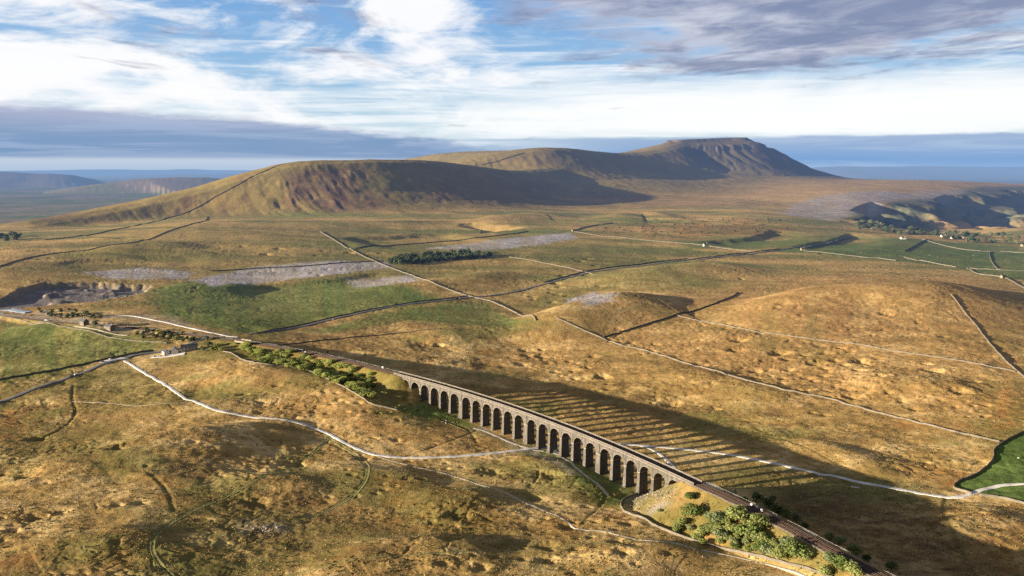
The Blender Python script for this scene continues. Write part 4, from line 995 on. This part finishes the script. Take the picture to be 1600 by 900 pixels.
for i, (x, y) in enumerate(scatter(bank, 175, 3.3, 5)):
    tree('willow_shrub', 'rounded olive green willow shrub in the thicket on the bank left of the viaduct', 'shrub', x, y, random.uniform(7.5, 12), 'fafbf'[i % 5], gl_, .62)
for i, (x, y) in enumerate(scatter([(600,640),(640,632),(660,640),(640,650),(610,650),(585,640)], 9, 5, 8)):
    tree('willow_shrub', 'low green shrub on the damp ground at the foot of the viaduct\'s left end', 'shrub', x, y, random.uniform(3.2, 5.0), 'ab'[i % 2], 'low shrubs at the foot of the left end of the viaduct', .55)
def at_g(px, py):
    x, y = G((px, py))[0]; return float(x), float(y)
for px, py, sz, kd, hs, lb in [(1078,781,7.0,'b',.75,'small dark green bush high on the grassy bank near the last arch'), (1083,808,11,'b',.85,'bright green bush alone in the middle of the grassy bank'),
   (1030,800,3.4,'c',.6,'tiny grey green bush on the stony scree below the last arch'), (1060,828,8,'a',.6,'low spreading willow beside the curved wall, leftmost of the right bank thicket'),
   (1100,833,9,'a',.6,'low willow between the bright green bush and the thicket'), (1121,818,11,'c',.8,'pale grey green willow at the upper left of the right bank thicket'),
   (1150,815,13,'a',.85,'broad willow at the top centre of the right bank thicket'), (1168,845,12,'b',.95,'deep green tree in the middle of the right bank thicket'),
   (1186,825,10,'a',.95,'upright willow at the top right of the right bank thicket'), (1128,842,10,'c',.7,'grey green dome of willow behind the toe wall, left'),
   (1096,850,6,'a',.7,'small willow touching the toe wall below the thicket'), (1150,858,7,'b',.7,'bright shrub at the lower edge of the thicket by the wall'),
   (1190,858,8,'b',.85,'yellow green bush just right of the thicket foot'), (1201,866,8,'c',.75,'small round willow right of the thicket, by the wall'),
   (1220,870,9,'a',.8,'round willow, left of the pair below the open grass'), (1228,857,9,'c',.85,'grey willow behind the rounded pair on the bank'),
   (1243,872,11,'b',.85,'large round green bush, right of the pair below the open grass'), (1300,882,8,'c',.9,'willow left of the bottom edge group near the railway'),
   (1316,893,9.5,'b',.9,'bright green bush at the bottom edge beside the railway'), (1335,903,9,'a',.8,'bush cut by the bottom edge below the railway'),
   (1290,900,7,'a',.8,'low shrub at the bottom edge left of the bright green bush')]:
    x, y = at_g(px, py); tree('willow_tree' if sz > 8 else 'willow_shrub', lb, 'tree' if sz > 8 else 'shrub', x, y, sz*1.38, kd, None, hs*.9)
for i, (x, y) in enumerate(scatter([(1040,815),(1095,828),(1140,800),(1190,812),(1218,850),(1258,864),(1262,882),(1200,870),(1120,850),(1060,836)], 34, 4.2, 41)):
    tree('willow_shrub', 'smaller willow filling the thicket between the toe wall and the railway, right of the viaduct', 'shrub', x, y, random.uniform(6, 10.5), 'abaca'[i % 5], 'smaller willows of the thicket right of the viaduct', .8)
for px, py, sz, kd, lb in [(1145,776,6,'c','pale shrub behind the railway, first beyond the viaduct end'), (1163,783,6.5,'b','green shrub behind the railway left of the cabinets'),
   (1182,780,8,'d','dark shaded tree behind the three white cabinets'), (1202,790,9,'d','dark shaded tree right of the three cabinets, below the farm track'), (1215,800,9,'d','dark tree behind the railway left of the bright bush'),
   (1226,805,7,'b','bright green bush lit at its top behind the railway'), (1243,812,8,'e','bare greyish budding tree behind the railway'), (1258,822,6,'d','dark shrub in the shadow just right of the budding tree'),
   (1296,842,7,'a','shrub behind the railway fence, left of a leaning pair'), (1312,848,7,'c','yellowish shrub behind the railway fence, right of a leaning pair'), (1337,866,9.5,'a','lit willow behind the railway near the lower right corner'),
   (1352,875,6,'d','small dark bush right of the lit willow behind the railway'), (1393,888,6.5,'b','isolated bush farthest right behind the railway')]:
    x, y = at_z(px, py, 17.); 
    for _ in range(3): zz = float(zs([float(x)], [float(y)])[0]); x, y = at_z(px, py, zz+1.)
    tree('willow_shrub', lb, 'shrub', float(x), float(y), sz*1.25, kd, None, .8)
# dark plantation beside the long wall
for i, (x, y) in enumerate(scatter([(597,411),(625,402),(680,396),(740,394),(768,399),(760,403),(690,408),(630,414)], 130, 7, 12)):
    tree('conifer', 'small dark tree in the narrow wood beside the long wall', 'tree', x, y, random.uniform(12, 17), 'd', 'dark trees of the narrow wood', .9, parts=False)
for i, (x, y) in enumerate(scatter([(1336,350),(1380,345),(1430,352),(1450,366),(1400,368),(1345,362)], 60, 22, 13)):
    tree('woodland_tree', 'bare woodland tree on the hollow slope below the limestone', 'tree', x, y, random.uniform(20, 30), 'de'[i % 2], 'woodland trees below the limestone on the right', .7, parts=False)
for i, (x, y) in enumerate(scatter([(1455,366),(1500,364),(1600,372),(1600,384),(1520,380),(1465,374)], 46, 18, 14)):
    tree('woodland_tree', 'tree around the distant farm among the green fields', 'tree', x, y, random.uniform(16, 24), 'dde'[i % 3], 'trees around the distant farm', .8, parts=False)
for i, (x, y) in enumerate(scatter([(930,352),(1040,338),(1200,340),(1255,352),(1215,366),(1060,372),(960,364)], 150, 20, 15)):
    tree('hawthorn_bush', 'low bush on the brown limestone moor in the distance', 'bush', x, y, random.uniform(7, 13), 'ed'[i % 3 == 0], 'low bushes on the brown limestone moor', .5, parts=False)
for i, (x, y) in enumerate(scatter([(-20,380),(-20,372),(10,366),(40,369),(42,376)], 14, 12, 16)):
    tree('farm_tree', 'dark tree in the clump at the left edge below the fell', 'tree', x, y, random.uniform(14, 20), 'd', 'trees in the clump at the left edge', .9, parts=False)
for i, (x, y) in enumerate(scatter([(50,486),(80,484),(130,486),(160,492),(155,500),(110,499),(80,495)], 30, 5.5, 17)):
    tree('conifer', 'dark tree in the row between the quarry and the station', 'tree', x, y, random.uniform(6, 8.5), 'd', 'dark trees between the quarry and the station', .8, parts=False)
for i, (x, y) in enumerate(scatter([(208,520),(230,517),(280,522),(310,530),(300,537),(265,535),(225,531)], 26, 5.5, 18)):
    tree('hawthorn_tree', 'leafy tree in the row behind the inn, below the railway', 'tree', x, y, random.uniform(6, 9), 'ddad'[i % 4], 'trees behind the inn', .8)
for i, (px, py, sz, kd) in enumerate([(318,545,9,'d'), (327,538,9,'d'), (332,546,8,'a'), (338,541,9,'a'), (345,546,7,'a'), (324,530,9,'d')]):
    x, y = at_g(px, py+3); tree('hawthorn_tree', 'tree in the clump at the right gable of the inn', 'tree', x, y, sz, kd, 'clump at the right gable of the inn', .85)
x, y = at_g(149,508); tree('sycamore_tree', 'round dark tree standing between the two station buildings', 'tree', x, y, 11, 'd', None, .9)
for i, (px, py) in enumerate([(370,540),(470,551),(512,552),(570,557),(560,551)]):
    x, y = at_g(px, py-2); tree('willow_shrub', ['small shrub at the head of the left bank','shrub right by the long white cabinet','low shrub behind the railway left of the viaduct','shrub on the far verge of the railway','small shrub in the shadow beyond the railway'][i], 'shrub', x, y, 4.5, 'ac'[i % 2], None, .7)

# ------------------------------------------------------------------ buildings
def house(label, px, py, L, W_, H, roofh, rz, wallm='house', name='stone_house', chim=(-.4, .4), wins=3, storeys=1, cat='house', doors=1, lean=None, size=1.):
    x, y = at_g(px, py); z = float(zs([x], [y])[0]); r = empty(name, (x, y, z), rz); tag(r, label, cat)
    w_ = MB(); w_.prism([(-W_/2, -2), (W_/2, -2), (W_/2, H), (0, H+roofh), (-W_/2, H)], -L/2, L/2)
    wo_ = w_.build('wall', M[wallm], r); wo_.rotation_euler = (0, 0, -math.pi/2)
    e = .35; k = roofh/(W_/2); th = .22; rf = MB()
    rf.prism([(-W_/2-e, H-e*k+.03), (0, H+roofh+.03), (W_/2+e, H-e*k+.03), (W_/2+e, H-e*k+th), (0, H+roofh+th), (-W_/2-e, H-e*k+th)], -L/2-.3, L/2+.3)
    ro = rf.build('roof', M['slate'], r); ro.rotation_euler = (0, 0, -math.pi/2)
    for c in chim:
        ch = MB(); ch.box(-.75, .75, -.45, .45, roofh*.3, roofh+1.7); ch.box(-.85, .85, -.55, .55, roofh+1.703, roofh+1.9); o = ch.build('chimney', M[wallm], r); o.location = (c*L, 0, H)
    for st_ in range(storeys):
        for sd_ in (-1, 1):
            for i in range(wins):
                if st_ == 0 and i == wins//2 and doors and sd_ < 0:
                    MB().box(-.55, .55, -.04, .0, 0, 2.1).build('door', M['wood'], r).location = (-L/2+L*(i+.5)/wins, -W_/2-.02, 0); continue
                o = MB().box(-.5, .5, -.04, .04, 0, 1.3).build('window', M['glass'], r); o.location = (-L/2+L*(i+.5)/wins, sd_*(W_/2+.02), .95+st_*2.7)
                put(MB().box(-.65, .65, -.1, .1, -.16, -.003).build('sill', M['cope']), o)
    return r
house('two storey stone inn with slate roof beside the railway bridge', 296,547, 20, 8, 5.6, 3.0, .42, 'house2', 'stone_inn', (-.46, .46), 5, 2, 'inn')
house('white rendered wing joined to the left of the stone inn', 273,550.5, 10, 8, 4.4, 2.8, .42+math.pi/2, 'render', 'rendered_cottage', (.4,), 2, 1, 'cottage')
house('low white outbuilding at the left end of the inn', 259,551.5, 12, 6.5, 3.4, 2.0, 2.2, 'render', 'outbuilding', (), 3, 1, 'outbuilding', 0)
house('small stone station house left of the dark round tree', 132,507.5, 11, 8, 5.0, 3.4, -.6, 'house', 'station_house', (-.42, .1), 2, 2, 'house')
house('long low stone station building right of the dark round tree', 171,514, 14, 7, 3.9, 2.8, -.5, 'house', 'station_building', (-.3, .38), 4, 1, 'station')
for px, py, L, W_, rz, m_, lb in [(1492,373,24,12,.2,'render','whitewashed farmhouse, left of the two distant white farm buildings'), (1518,376,20,10,.1,'render','small white farm building, right of the two distant white ones'), (1503,372,22,11,1.2,'house','grey stone barn between the two distant white farm buildings'),
    (1474,370,15,9,.0,'render','lone white cottage at the left edge of the distant farm trees'), (1600,385,20,10,.4,'house','stone farmhouse at the far right edge of the green fields'), (1411,373.5,16,9,.1,'render','tiny white cottage beside the far main road'),
    (1102,384.5,11,7,.3,'render','tiny white barn by the thin wall in the middle distance'), (897,362,13,8,.3,'house','small stone field barn at the corner of the distant walls'), (1254,391,10,6,.2,'house','small field barn left of the far green fields'), (1567,434.5,10,7,.3,'house','stone field barn where the lower green field walls meet')]:
    house(lb, px, py, L, W_, 4.6, 3.0, rz, m_, 'farm_building', (.4,), 2, 1, 'farm building', 1)

# ------------------------------------------------------------------ vehicles
def vehicle(label, px, py, rz, col, kind='car', group=None, zadd=.35):
    x, y = at_g(px, py); z = float(zs([x], [y])[0])+zadd
    key = 'paint_'+'_'.join(str(int(c*100)) for c in col)
    if key not in M: M[key] = plain('vehicle_paint', col, .35, .05, 1., 0, .5)
    r = empty({'car': 'parked_car', 'van': 'white_van', 'lorry': 'tipper_lorry'}[kind], (x, y, z), rz); tag(r, label, kind, group)
    if kind == 'car':
        body = [(-2.1, .35), (2.1, .35), (2.15, .8), (1.1, .95), (.55, 1.42), (-1.2, 1.45), (-1.95, 1.0), (-2.15, .85)]; hw = .86; wb = 1.3
        gl2 = [(.98, .97), (.5, 1.36), (-1.15, 1.39), (-1.75, 1.0)]
    elif kind == 'van':
        body = [(-2.8, .4), (2.7, .4), (2.75, 1.0), (2.0, 1.3), (1.4, 2.25), (-2.75, 2.35), (-2.85, 1.0)]; hw = .98; wb = 1.7
        gl2 = [(1.9, 1.32), (1.42, 2.05), (.7, 2.05), (.7, 1.32)]
    else:
        body = [(-4, .9), (1.9, .9), (1.9, 2.9), (-4, 2.9)]; hw = 1.25; wb = 2.6
        gl2 = [(3.62, 1.9), (3.4, 2.7), (2.4, 2.7), (2.4, 1.9)]
    MB().prism(body, -hw, hw).build('body', M[key], r)
    if kind == 'lorry': MB().prism([(2.1, .7), (3.8, .7), (3.8, 1.8), (3.5, 2.85), (2.1, 2.85)], -hw, hw).build('cab', M['steelw'], r)
    MB().prism(gl2, -hw-.02, hw+.02).build('side_window', M['glass'], r)
    for sx_ in (-1, 1):
        for sy in (-1, 1):
            t = MB().tube([(sx_*wb, sy*(hw-.16), .34), (sx_*wb, sy*(hw+.03), .34)], .36, 12).build('wheel', M['tyre'], r)
    for sy in (-1, 1):
        fx = body[2][0] if kind != 'lorry' else 3.8
        MB().box(fx-.08, fx+.04, sy*(hw-.3)-.15, sy*(hw-.3)+.15, .62, .78).build('headlight', M['steelw'], r)
    return r
vehicle('dark car on the road, left of a pair driving on the lower left road', 112,588.5, .9, (.03,.035,.05))
vehicle('white car on the road, right of a pair driving on the lower left road', 119,585.5, .9, (.7,.7,.7))
vehicle('white car parked at the road junction beside the pale track', 173,562.5, .8, (.7,.7,.7), 'car', None, .5)
vehicle('dark car parked just left of the junction on the gravel', 161,566.5, .8, (.05,.04,.05), 'car', None, .5)
vehicle('silver car at the left edge of the photo on the road', 1,628, .9, (.5,.5,.52))
vehicle('white van in the quarry yard, in front of the dark row of trees', 72,487.5, .1, (.7,.7,.7), 'van')
vehicle('large white van in the station yard, right of another', 73,502, .1, (.72,.72,.72), 'van')
vehicle('smaller white van in the station yard, left of another', 65,505, .2, (.65,.65,.66), 'van')
vehicle('reddish tipper lorry parked on the quarry yard', 52,493.5, .2, (.35,.12,.06), 'lorry')
vehicle('white car at the far left of the station yard', 3,490.5, .1, (.7,.7,.7))
vehicle('dark lorry travelling along the main road near the long wall', 715,467.5, .25, (.06,.03,.03), 'lorry')
for i, (px, c) in enumerate([(242,(.06,.06,.08)), (247,(.6,.6,.6)), (252,(.1,.1,.12)), (258,(.3,.05,.04))]):
    vehicle(['dark car parked first in the inn yard from the left','white car parked second in the inn yard from the left','black car parked third in the inn yard from the left','red car parked last in the inn yard, nearest the white wing'][i], px, 556.5-i*.4, 1.8, c)

# ------------------------------------------------------------------ rocks, heaps and small things
def rock_mesh(seed, n=2):
    import bmesh
    bm = bmesh.new(); bmesh.ops.create_icosphere(bm, subdivisions=n, radius=1); rg = np.random.default_rng(seed)
    for _ in range(9):
        d = Vector(rg.normal(size=3)).normalized(); k = rg.uniform(.5, .85)
        for v in bm.verts:
            a = v.co.dot(d)
            if a > k: v.co -= d*(a-k)
    me = bpy.data.meshes.new('boulder'); bm.to_mesh(me); bm.free(); me.materials.append(M['rock']); return me
RK = [rock_mesh(k) for k in range(4)]
def boulder(x, y, s_, label, group):
    o = bpy.data.objects.new('boulder', random.choice(RK)); COL.objects.link(o); o.location = (x, y, float(zs([x], [y])[0])+s_*.12); o.scale = (s_, s_*random.uniform(.6, 1), s_*random.uniform(.4, .7)); o.rotation_euler = (random.uniform(-.3, .3), random.uniform(-.3, .3), random.uniform(0, 6)); tag(o, label, 'boulder', group)
for x, y in scatter([(978,780),(1005,770),(1042,766),(1060,778),(1045,795),(1020,806),(990,800)], 110, 1.3, 31):
    boulder(x, y, random.uniform(.35, .85), 'pale limestone block in the scree beside the last arches', 'limestone blocks in the scree at the right end of the viaduct')
for x, y in scatter([(694,655),(712,660),(716,664),(700,662),(688,658)], 10, 1.5, 32):
    boulder(x, y, random.uniform(.5, 1.1), 'grey block from the broken wall left of the dirt path', 'blocks of the broken wall by the dirt path')
for x, y in scatter([(385,822),(436,825),(432,833),(390,830)], 26, 1.2, 33):
    boulder(x, y, random.uniform(.4, 1.1), 'grey block on the small rock outcrop in the lower left foreground', 'blocks of the foreground rock outcrop')
for x, y in scatter([(735,664),(760,668),(755,673),(738,671)], 5, 2, 34):
    boulder(x, y, random.uniform(.4, .7), 'pale stone at the head of the dirt path under the arches', 'stones at the head of the dirt path')
# builders' sheeting heap under an arch, poles
x, y = at_g(866,708); z = float(zs([x], [y])[0])
V = []; F = []; n = 14
for j in range(n):
    for i in range(n):
        a, b = (i/(n-1)-.5)*2, (j/(n-1)-.5)*2; q = max(0, 1-(a*a+b*b)); V.append((a*3.4, b*2.6, -.4+2.1*q**.6*(1+.35*math.sin(5*a+2*b)*math.cos(4*b-a))))
for j in range(n-1):
    for i in range(n-1): F.append((j*n+i, j*n+i+1, j*n+n+i+1, j*n+n+i))
o = mesh_from('sheeted_heap', V, F, M['steelw'], True); o.location = (x, y, z); tag(o, 'crumpled white sheeting over a heap on the track between two viaduct piers', 'heap')
x, y = at_g(1336,764); z = float(zs([x], [y])[0])
r = empty('water_trough', (x, y, z), -.5); tag(r, 'long white trough lying alone on the shaded brown moor', 'trough')
MB().box(-3.2, 3.2, -.5, -.42, .1, .75).box(-3.2, 3.2, .42, .5, .1, .75).box(-3.2, -3.1, -.42, .42, .1, .75).box(3.1, 3.2, -.42, .42, .1, .75).box(-3.1, 3.1, -.42, .42, .1, .3).build('basin', M['steelw'], r)
for sx_ in (-2.4, 2.4): MB().box(sx_-.2, sx_+.2, -.45, .45, -.3, .097).build('leg', M['cope'], r)
# gate where the pale track meets the road, and at the pasture
def gate(label, px, py, rz, w_=3.6):
    x, y = at_g(px, py); z = float(zs([x], [y])[0]); r = empty('field_gate', (x, y, z), rz); tag(r, label, 'gate')
    for s_ in (-1, 1): MB().box(s_*w_/2-.12, s_*w_/2+.12, -.12, .12, -.4, 1.5).build('post', M['wood'], r)
    for k in range(5): MB().box(-w_/2+.13, w_/2-.13, -.03, .03, .25+.24*k, .34+.24*k).build('bar', M['galv'], r)
gate('metal field gate across the pale track at the green pasture wall', 1524,774, .5, 4.6)
gate('field gate where the pale track leaves the road', 200,565, -.8, 4.6)
# telegraph poles along the railway
for i, (px, py) in enumerate([(30,487),(96,498),(355,524),(420,528)]):
    x, y = at_g(px, py); z = float(zs([x], [y])[0]); r = empty('telegraph_pole', (x, y, z), .3); tag(r, ['thin wooden pole at the left end of the station yard','thin wooden pole left of the station house','thin wooden pole beside the railway bridge','thin wooden pole on the verge where the main road meets the railway'][i], 'pole')
    MB().tube([(0, 0, -.5), (0, 0, 7.2)], [.14, .1], 8).build('mast', M['wood'], r); MB().box(-.8, .8, -.06, .06, 6.5, 6.65).build('crossarm', M['wood'], r)
# railway bridge over the road near the inn
x, y, z = RAIL_L[np.argmin(np.abs(RAIL_L[:, 0]-at_z(378,531,32)[0]))]; i = int(np.argmin(np.abs(RAIL_L[:, 0]-x))); dd_ = RAIL_L[i+1]-RAIL_L[i-1]
r = empty('railway_bridge', (x, y, z), math.atan2(dd_[1], dd_[0])); tag(r, 'short stone railway bridge parapets where the road passes under the line', 'bridge')
for sg in (-1, 1): MB().box(-9, 9, *sorted((sg*5.6, sg*6.1)), -2.5, .9).build('parapet', M['cope'], r)
# walkers
def person(label, px, py, rz, top, legs, ph):
    x, y = at_g(px, py); z = float(zs([x], [y])[0])+.2
    for k, c in (('top', top), ('leg', legs), ('skin', (.5, .33, .24)), ('hair', (.05, .03, .02))):
        if ('p', c) not in M: M[('p', c)] = plain('cloth' if k in ('top', 'leg') else k, c, .8, .1, 3.)
    J = {0: (0, 0, .95), 1: (0, .01, 1.2), 2: (0, 0, 1.43), 3: (0, .01, 1.53), 4: (0, .03, 1.66), 5: (.09, 0, .9), 6: (.10, .06+.12*ph, .5), 7: (.10, -.05+.22*ph, .08), 8: (.10, .12+.22*ph, .04),
         9: (-.09, 0, .9), 10: (-.10, .06-.10*ph, .5), 11: (-.10, -.1-.22*ph, .08), 12: (-.10, .06-.22*ph, .04), 13: (.19, 0, 1.4), 14: (.24, -.05, 1.13), 15: (.25, .08, .9), 16: (-.19, 0, 1.4), 17: (-.24, .02, 1.13), 18: (-.25, .14, .92)}
    E = [(0,1),(1,2),(2,3),(3,4),(0,5),(5,6),(6,7),(7,8),(0,9),(9,10),(10,11),(11,12),(2,13),(13,14),(14,15),(2,16),(16,17),(17,18)]
    Rr = {0:.15,1:.15,2:.12,3:.055,4:.10,5:.10,6:.065,7:.045,8:.04,9:.10,10:.065,11:.045,12:.04,13:.07,14:.05,15:.035,16:.07,17:.05,18:.035}
    me = bpy.data.meshes.new('person'); me.from_pydata([J[k] for k in range(19)], E, []); o = bpy.data.objects.new('person', me); COL.objects.link(o)
    o.modifiers.new('skin', 'SKIN'); 
    for k in range(19): me.skin_vertices[0].data[k].radius = (Rr[k], Rr[k])
    me.skin_vertices[0].data[0].use_root = True; o.modifiers.new('sub', 'SUBSURF').levels = 1; o.location = (x, y, z); o.rotation_euler = (0, 0, rz); me.materials.append(M[('p', top)]); tag(o, label, 'person')
    h_ = MB().tube([(0, .0, 1.62), (0, .0, 1.72), (0, .01, 1.79)], [.105, .115, .05], 10).build('hair', M[('p', (.05, .03, .02))], o, True)
    return o
person('walker in a dark blue jacket standing on the pale track before the arches', 853,701.5, .6, (.04,.06,.16), (.03,.03,.04), .6)
person('walker in a red jacket near the piers beside the path', 857,702.5, 1.2, (.35,.05,.04), (.04,.04,.05), -.6)
# sheep
def sheep_proto():
    mb = MB(); V = []
    r = empty('sheep', (0, 0, 0)); me = bpy.data.meshes.new('body')
    J = [(-.45, 0, .62), (-.15, 0, .66), (.2, 0, .66), (.45, 0, .68), (.62, 0, .72), (.78, 0, .62)]+[(sx_, sy, z_) for sx_ in (-.38, .38) for sy in (-.13, .13) for z_ in (.4, .05)]
    E = [(0,1),(1,2),(2,3),(3,4),(4,5),(0,6),(6,7),(0,8),(8,9),(3,10),(10,11),(3,12),(12,13)]; me.from_pydata(J, E, [])
    b = bpy.data.objects.new('body', me); COL.objects.link(b); b.modifiers.new('skin', 'SKIN')
    for k, q in enumerate([.20,.27,.28,.22,.12,.07]+[.06,.035]*4): me.skin_vertices[0].data[k].radius = (q, q)
    me.skin_vertices[0].data[1].use_root = True; b.modifiers.new('sub', 'SUBSURF').levels = 1; me.materials.append(M['fleece']); put(b, r); return r
M['fleece'] = plain('fleece', (.6,.56,.47), .95, .15, 4.)
pr = sheep_proto(); first = True
for i, (px, py) in enumerate([(1591,717),(1330,411),(1440,393),(1452,399),(1465,402),(1480,396),(1520,400),(1571,408),(215,607),(228,604),(236,610),(224,612),(205,609),(150,606),(520,500),(345,640),(470,470),(610,500),(1345,395)]):
    x, y = at_g(px, py); o = pr if first else copy_tree(pr); first = False; o.location = (x, y, float(zs([x], [y])[0])); o.rotation_euler = (0, 0, random.uniform(0, 6)); 
    k = 1.25; o.scale = (k, k, k)
    if i == 0: tag(o, 'single white sheep on the bright green pasture at the right edge', 'sheep')
    elif i < 8 or i == 18: tag(o, 'white sheep grazing on the far green fields', 'sheep', 'sheep on the far green fields')
    elif i < 14: tag(o, 'white sheep grazing left of the pale track near the road', 'sheep', 'sheep near the road junction')
    else: tag(o, 'white sheep grazing on the rough pasture in the left half', 'sheep', 'scattered sheep in the left half')
#@@OBJ_END

# ------------------------------------------------------------------ light, sky, camera
SUN_TO = np.array((-.947, -.322)); SUN_EL = R(8.8)
sd = bpy.data.lights.new('sun', 'SUN'); sd.energy = 15.0; sd.angle = R(.6); sd.color = (1, .84, .62)
so = bpy.data.objects.new('sun', sd); COL.objects.link(so)
from mathutils import Vector
tv = Vector((SUN_TO[0]*math.cos(SUN_EL), SUN_TO[1]*math.cos(SUN_EL), math.sin(SUN_EL)))
so.rotation_euler = tv.to_track_quat('Z', 'Y').to_euler()

w = bpy.data.worlds.new('World'); SC.world = w; w.use_nodes = True; nt = w.node_tree; nt.nodes.clear()
sky = nt.nodes.new('ShaderNodeTexSky'); sky.sky_type = 'NISHITA'; sky.sun_disc = False; sky.sun_elevation = SUN_EL
sky.sun_rotation = math.atan2(SUN_TO[0], SUN_TO[1]); sky.air_density = 1.0; sky.dust_density = .6; sky.ozone_density = 2.0
bg = nt.nodes.new('ShaderNodeBackground'); wo = nt.nodes.new('ShaderNodeOutputWorld')
tc = nt.nodes.new('ShaderNodeTexCoord'); sx = nt.nodes.new('ShaderNodeSeparateXYZ'); nt.links.new(tc.outputs['Generated'], sx.inputs[0])
az = Mth(nt, 'ARCTAN2', sx.outputs[0], sx.outputs[1]); el = Mth(nt, 'ARCSINE', sx.outputs[2])
def comb(a, b, c=0.):
    n = nt.nodes.new('ShaderNodeCombineXYZ')
    for i, v in enumerate((a, b, c)):
        if hasattr(v, 'links'): nt.links.new(v, n.inputs[i])
        else: n.inputs[i].default_value = v
    return n.outputs[0]
def step(x, a, b):
    n = nt.nodes.new('ShaderNodeMapRange'); n.interpolation_type = 'SMOOTHSTEP'; n.inputs[1].default_value = a; n.inputs[2].default_value = b
    nt.links.new(x, n.inputs[0]); return n.outputs[0]
def A(*v):
    r = v[0]
    for x in v[1:]: r = Mth(nt, 'ADD', r, x)
    return r
def X_(a, b): return Mth(nt, 'MULTIPLY', a, b)
# directions: el in radians (1 px of the photo is about 0.0008), cloud layers seen in perspective
elp = Mth(nt, 'ADD', Mth(nt, 'MAXIMUM', el, 0.), .055)
cu = comb(Mth(nt, 'DIVIDE', az, elp), Mth(nt, 'DIVIDE', 1., elp))            # overhead layer
st = comb(X_(az, 1.), X_(el, 9.))                                            # flat bands
big_ = comb(X_(az, 1.), X_(el, 3.2))
n_wisp = noise(nt, big_, 3.4, 9, .60, None, .9)
n_w2 = noise(nt, big_, 9., 8, .62, None, .6)
n_str = noise(nt, comb(X_(az, 1.3), X_(el, 22.)), 3.2, 8, .62, None, .6)
n_cu = noise(nt, cu, .8, 10, .60, (1.0, .9, 1), .5)
n_cu2 = noise(nt, cu, 2.4, 9, .60, (.9, .9, 1), .4)
n_edge = noise(nt, comb(X_(az, 6.), X_(el, 34.)), 2.2, 8, .62)
nis = MixC(nt, 1.0, sky.outputs[0], (.085, .085, .085), 'MULTIPLY')
grad = ramp(nt, X_(el, 1/.35), (0.0, (.64, .82, .96)), (.14, (.55, .80, .98)), (.33, (.34, .61, .95)), (.6, (.19, .44, .88)), (1.0, (.08, .25, .62)))
c = MixC(nt, .75, nis, grad)
# thin horizontal streaks, denser low down
cir = step(A(n_str, X_(n_wisp, .5), X_(step(el, .20, .05), .20)), .76, 1.10)
c = MixC(nt, X_(cir, .85), c, (.97, 1.0, 1.02))
# big torn white cloud, upper left
wl = A(X_(step(az, .02, -.12), .10), X_(step(el, .06, .12), .06), X_(step(az, -.55, -.62), .05))
cir2 = step(A(n_wisp, X_(n_w2, .45), wl), .78, .97)
c = MixC(nt, X_(cir2, .95), c, (1.0, 1.0, 1.01))
# bright band to the right, above the horizon bank
gl = X_(step(A(az, X_(A(n_w2, -.5), .5)), -.25, .12), X_(step(el, .030, .050), step(A(el, X_(A(n_wisp, -.5), .10)), .115, .070)))
c = MixC(nt, X_(gl, .9), c, (1.03, 1.04, 1.03))
# grey lavender cloud: broad mass upper right, torn rags upper left
thr = A(X_(step(az, -.10, .30), X_(step(A(el, X_(az, -.035)), .072, .125), .40)), X_(X_(step(az, -.10, -.22), step(az, -.62, -.4)), X_(step(el, .085, .12), .10)), X_(step(el, .13, .20), X_(step(az, -.3, 0.), .12)))
dens = step(A(n_cu, X_(n_cu2, .5), thr), .88, 1.10)
tn = step(A(n_cu2, X_(n_cu, .6), X_(step(az, .1, .6), .12)), .62, 1.0)
ctone = MixC(nt, tn, (.68, .68, .76), (.23, .26, .40))
c = MixC(nt, X_(dens, .86), c, ctone)
# dark bank low on the left, thin at its right end
bt = A(.045, X_(az, -.044), X_(A(n_edge, -.5), .028), X_(step(az, -.30, .02), -.018))
bank = X_(step(Mth(nt, 'SUBTRACT', bt, el), -.003, .010), step(az, .14, -.10))
btone = MixC(nt, step(A(el, X_(A(n_edge, -.5), .02)), .030, .072), (.17, .30, .52), (.42, .45, .62))
btone = MixC(nt, X_(step(n_str, .46, .60), .35), btone, (.42, .53, .74))
c = MixC(nt, X_(bank, .92), c, btone)
# blue-grey bank along the right and centre horizon
rt = A(.038, X_(A(n_edge, -.5), .010))
rb = X_(step(Mth(nt, 'SUBTRACT', rt, el), .0, .004), step(az, -.15, .18))
rtone = MixC(nt, step(el, .0, .040), (.15, .34, .66), (.34, .46, .68))
rtone = MixC(nt, X_(step(n_str, .48, .62), .3), rtone, (.52, .65, .84))
c = MixC(nt, X_(rb, .93), c, rtone)
# pale strip on the left horizon
ps = X_(step(el, .014, .008), step(az, .1, -.25)); c = MixC(nt, X_(ps, .75), c, (.62, .70, .80))
lp = step(el, .010, -.002); c = MixC(nt, X_(lp, .5), c, (.38, .52, .74))
# the unseen part of the sky (behind, high overhead) is dimmer
dim = A(.42, X_(step(el, .62, .28), X_(step(Mth(nt, 'ABSOLUTE', az), 1.7, .8), .58)))
nt.links.new(MixC(nt, 1.0, c, comb(dim, dim, dim), 'MULTIPLY'), bg.inputs[0]); bg.inputs[1].default_value = 1.0
nt.links.new(bg.outputs[0], wo.inputs[0])

cam = bpy.data.cameras.new('camera'); co = bpy.data.objects.new('camera', cam); COL.objects.link(co)
cam.sensor_width = 36; cam.lens = 36*FPX/1600; cam.clip_start = 1; cam.clip_end = 200000
co.location = (0, 0, CAMZ); co.rotation_euler = (math.pi/2-PITCH, 0, 0); SC.camera = co
SC.view_settings.view_transform = 'Standard'; SC.view_settings.look = 'None'; SC.view_settings.exposure = 0
SC.cycles.max_bounces = 5; SC.cycles.diffuse_bounces = 2; SC.cycles.transparent_max_bounces = 4; SC.cycles.use_denoising = False
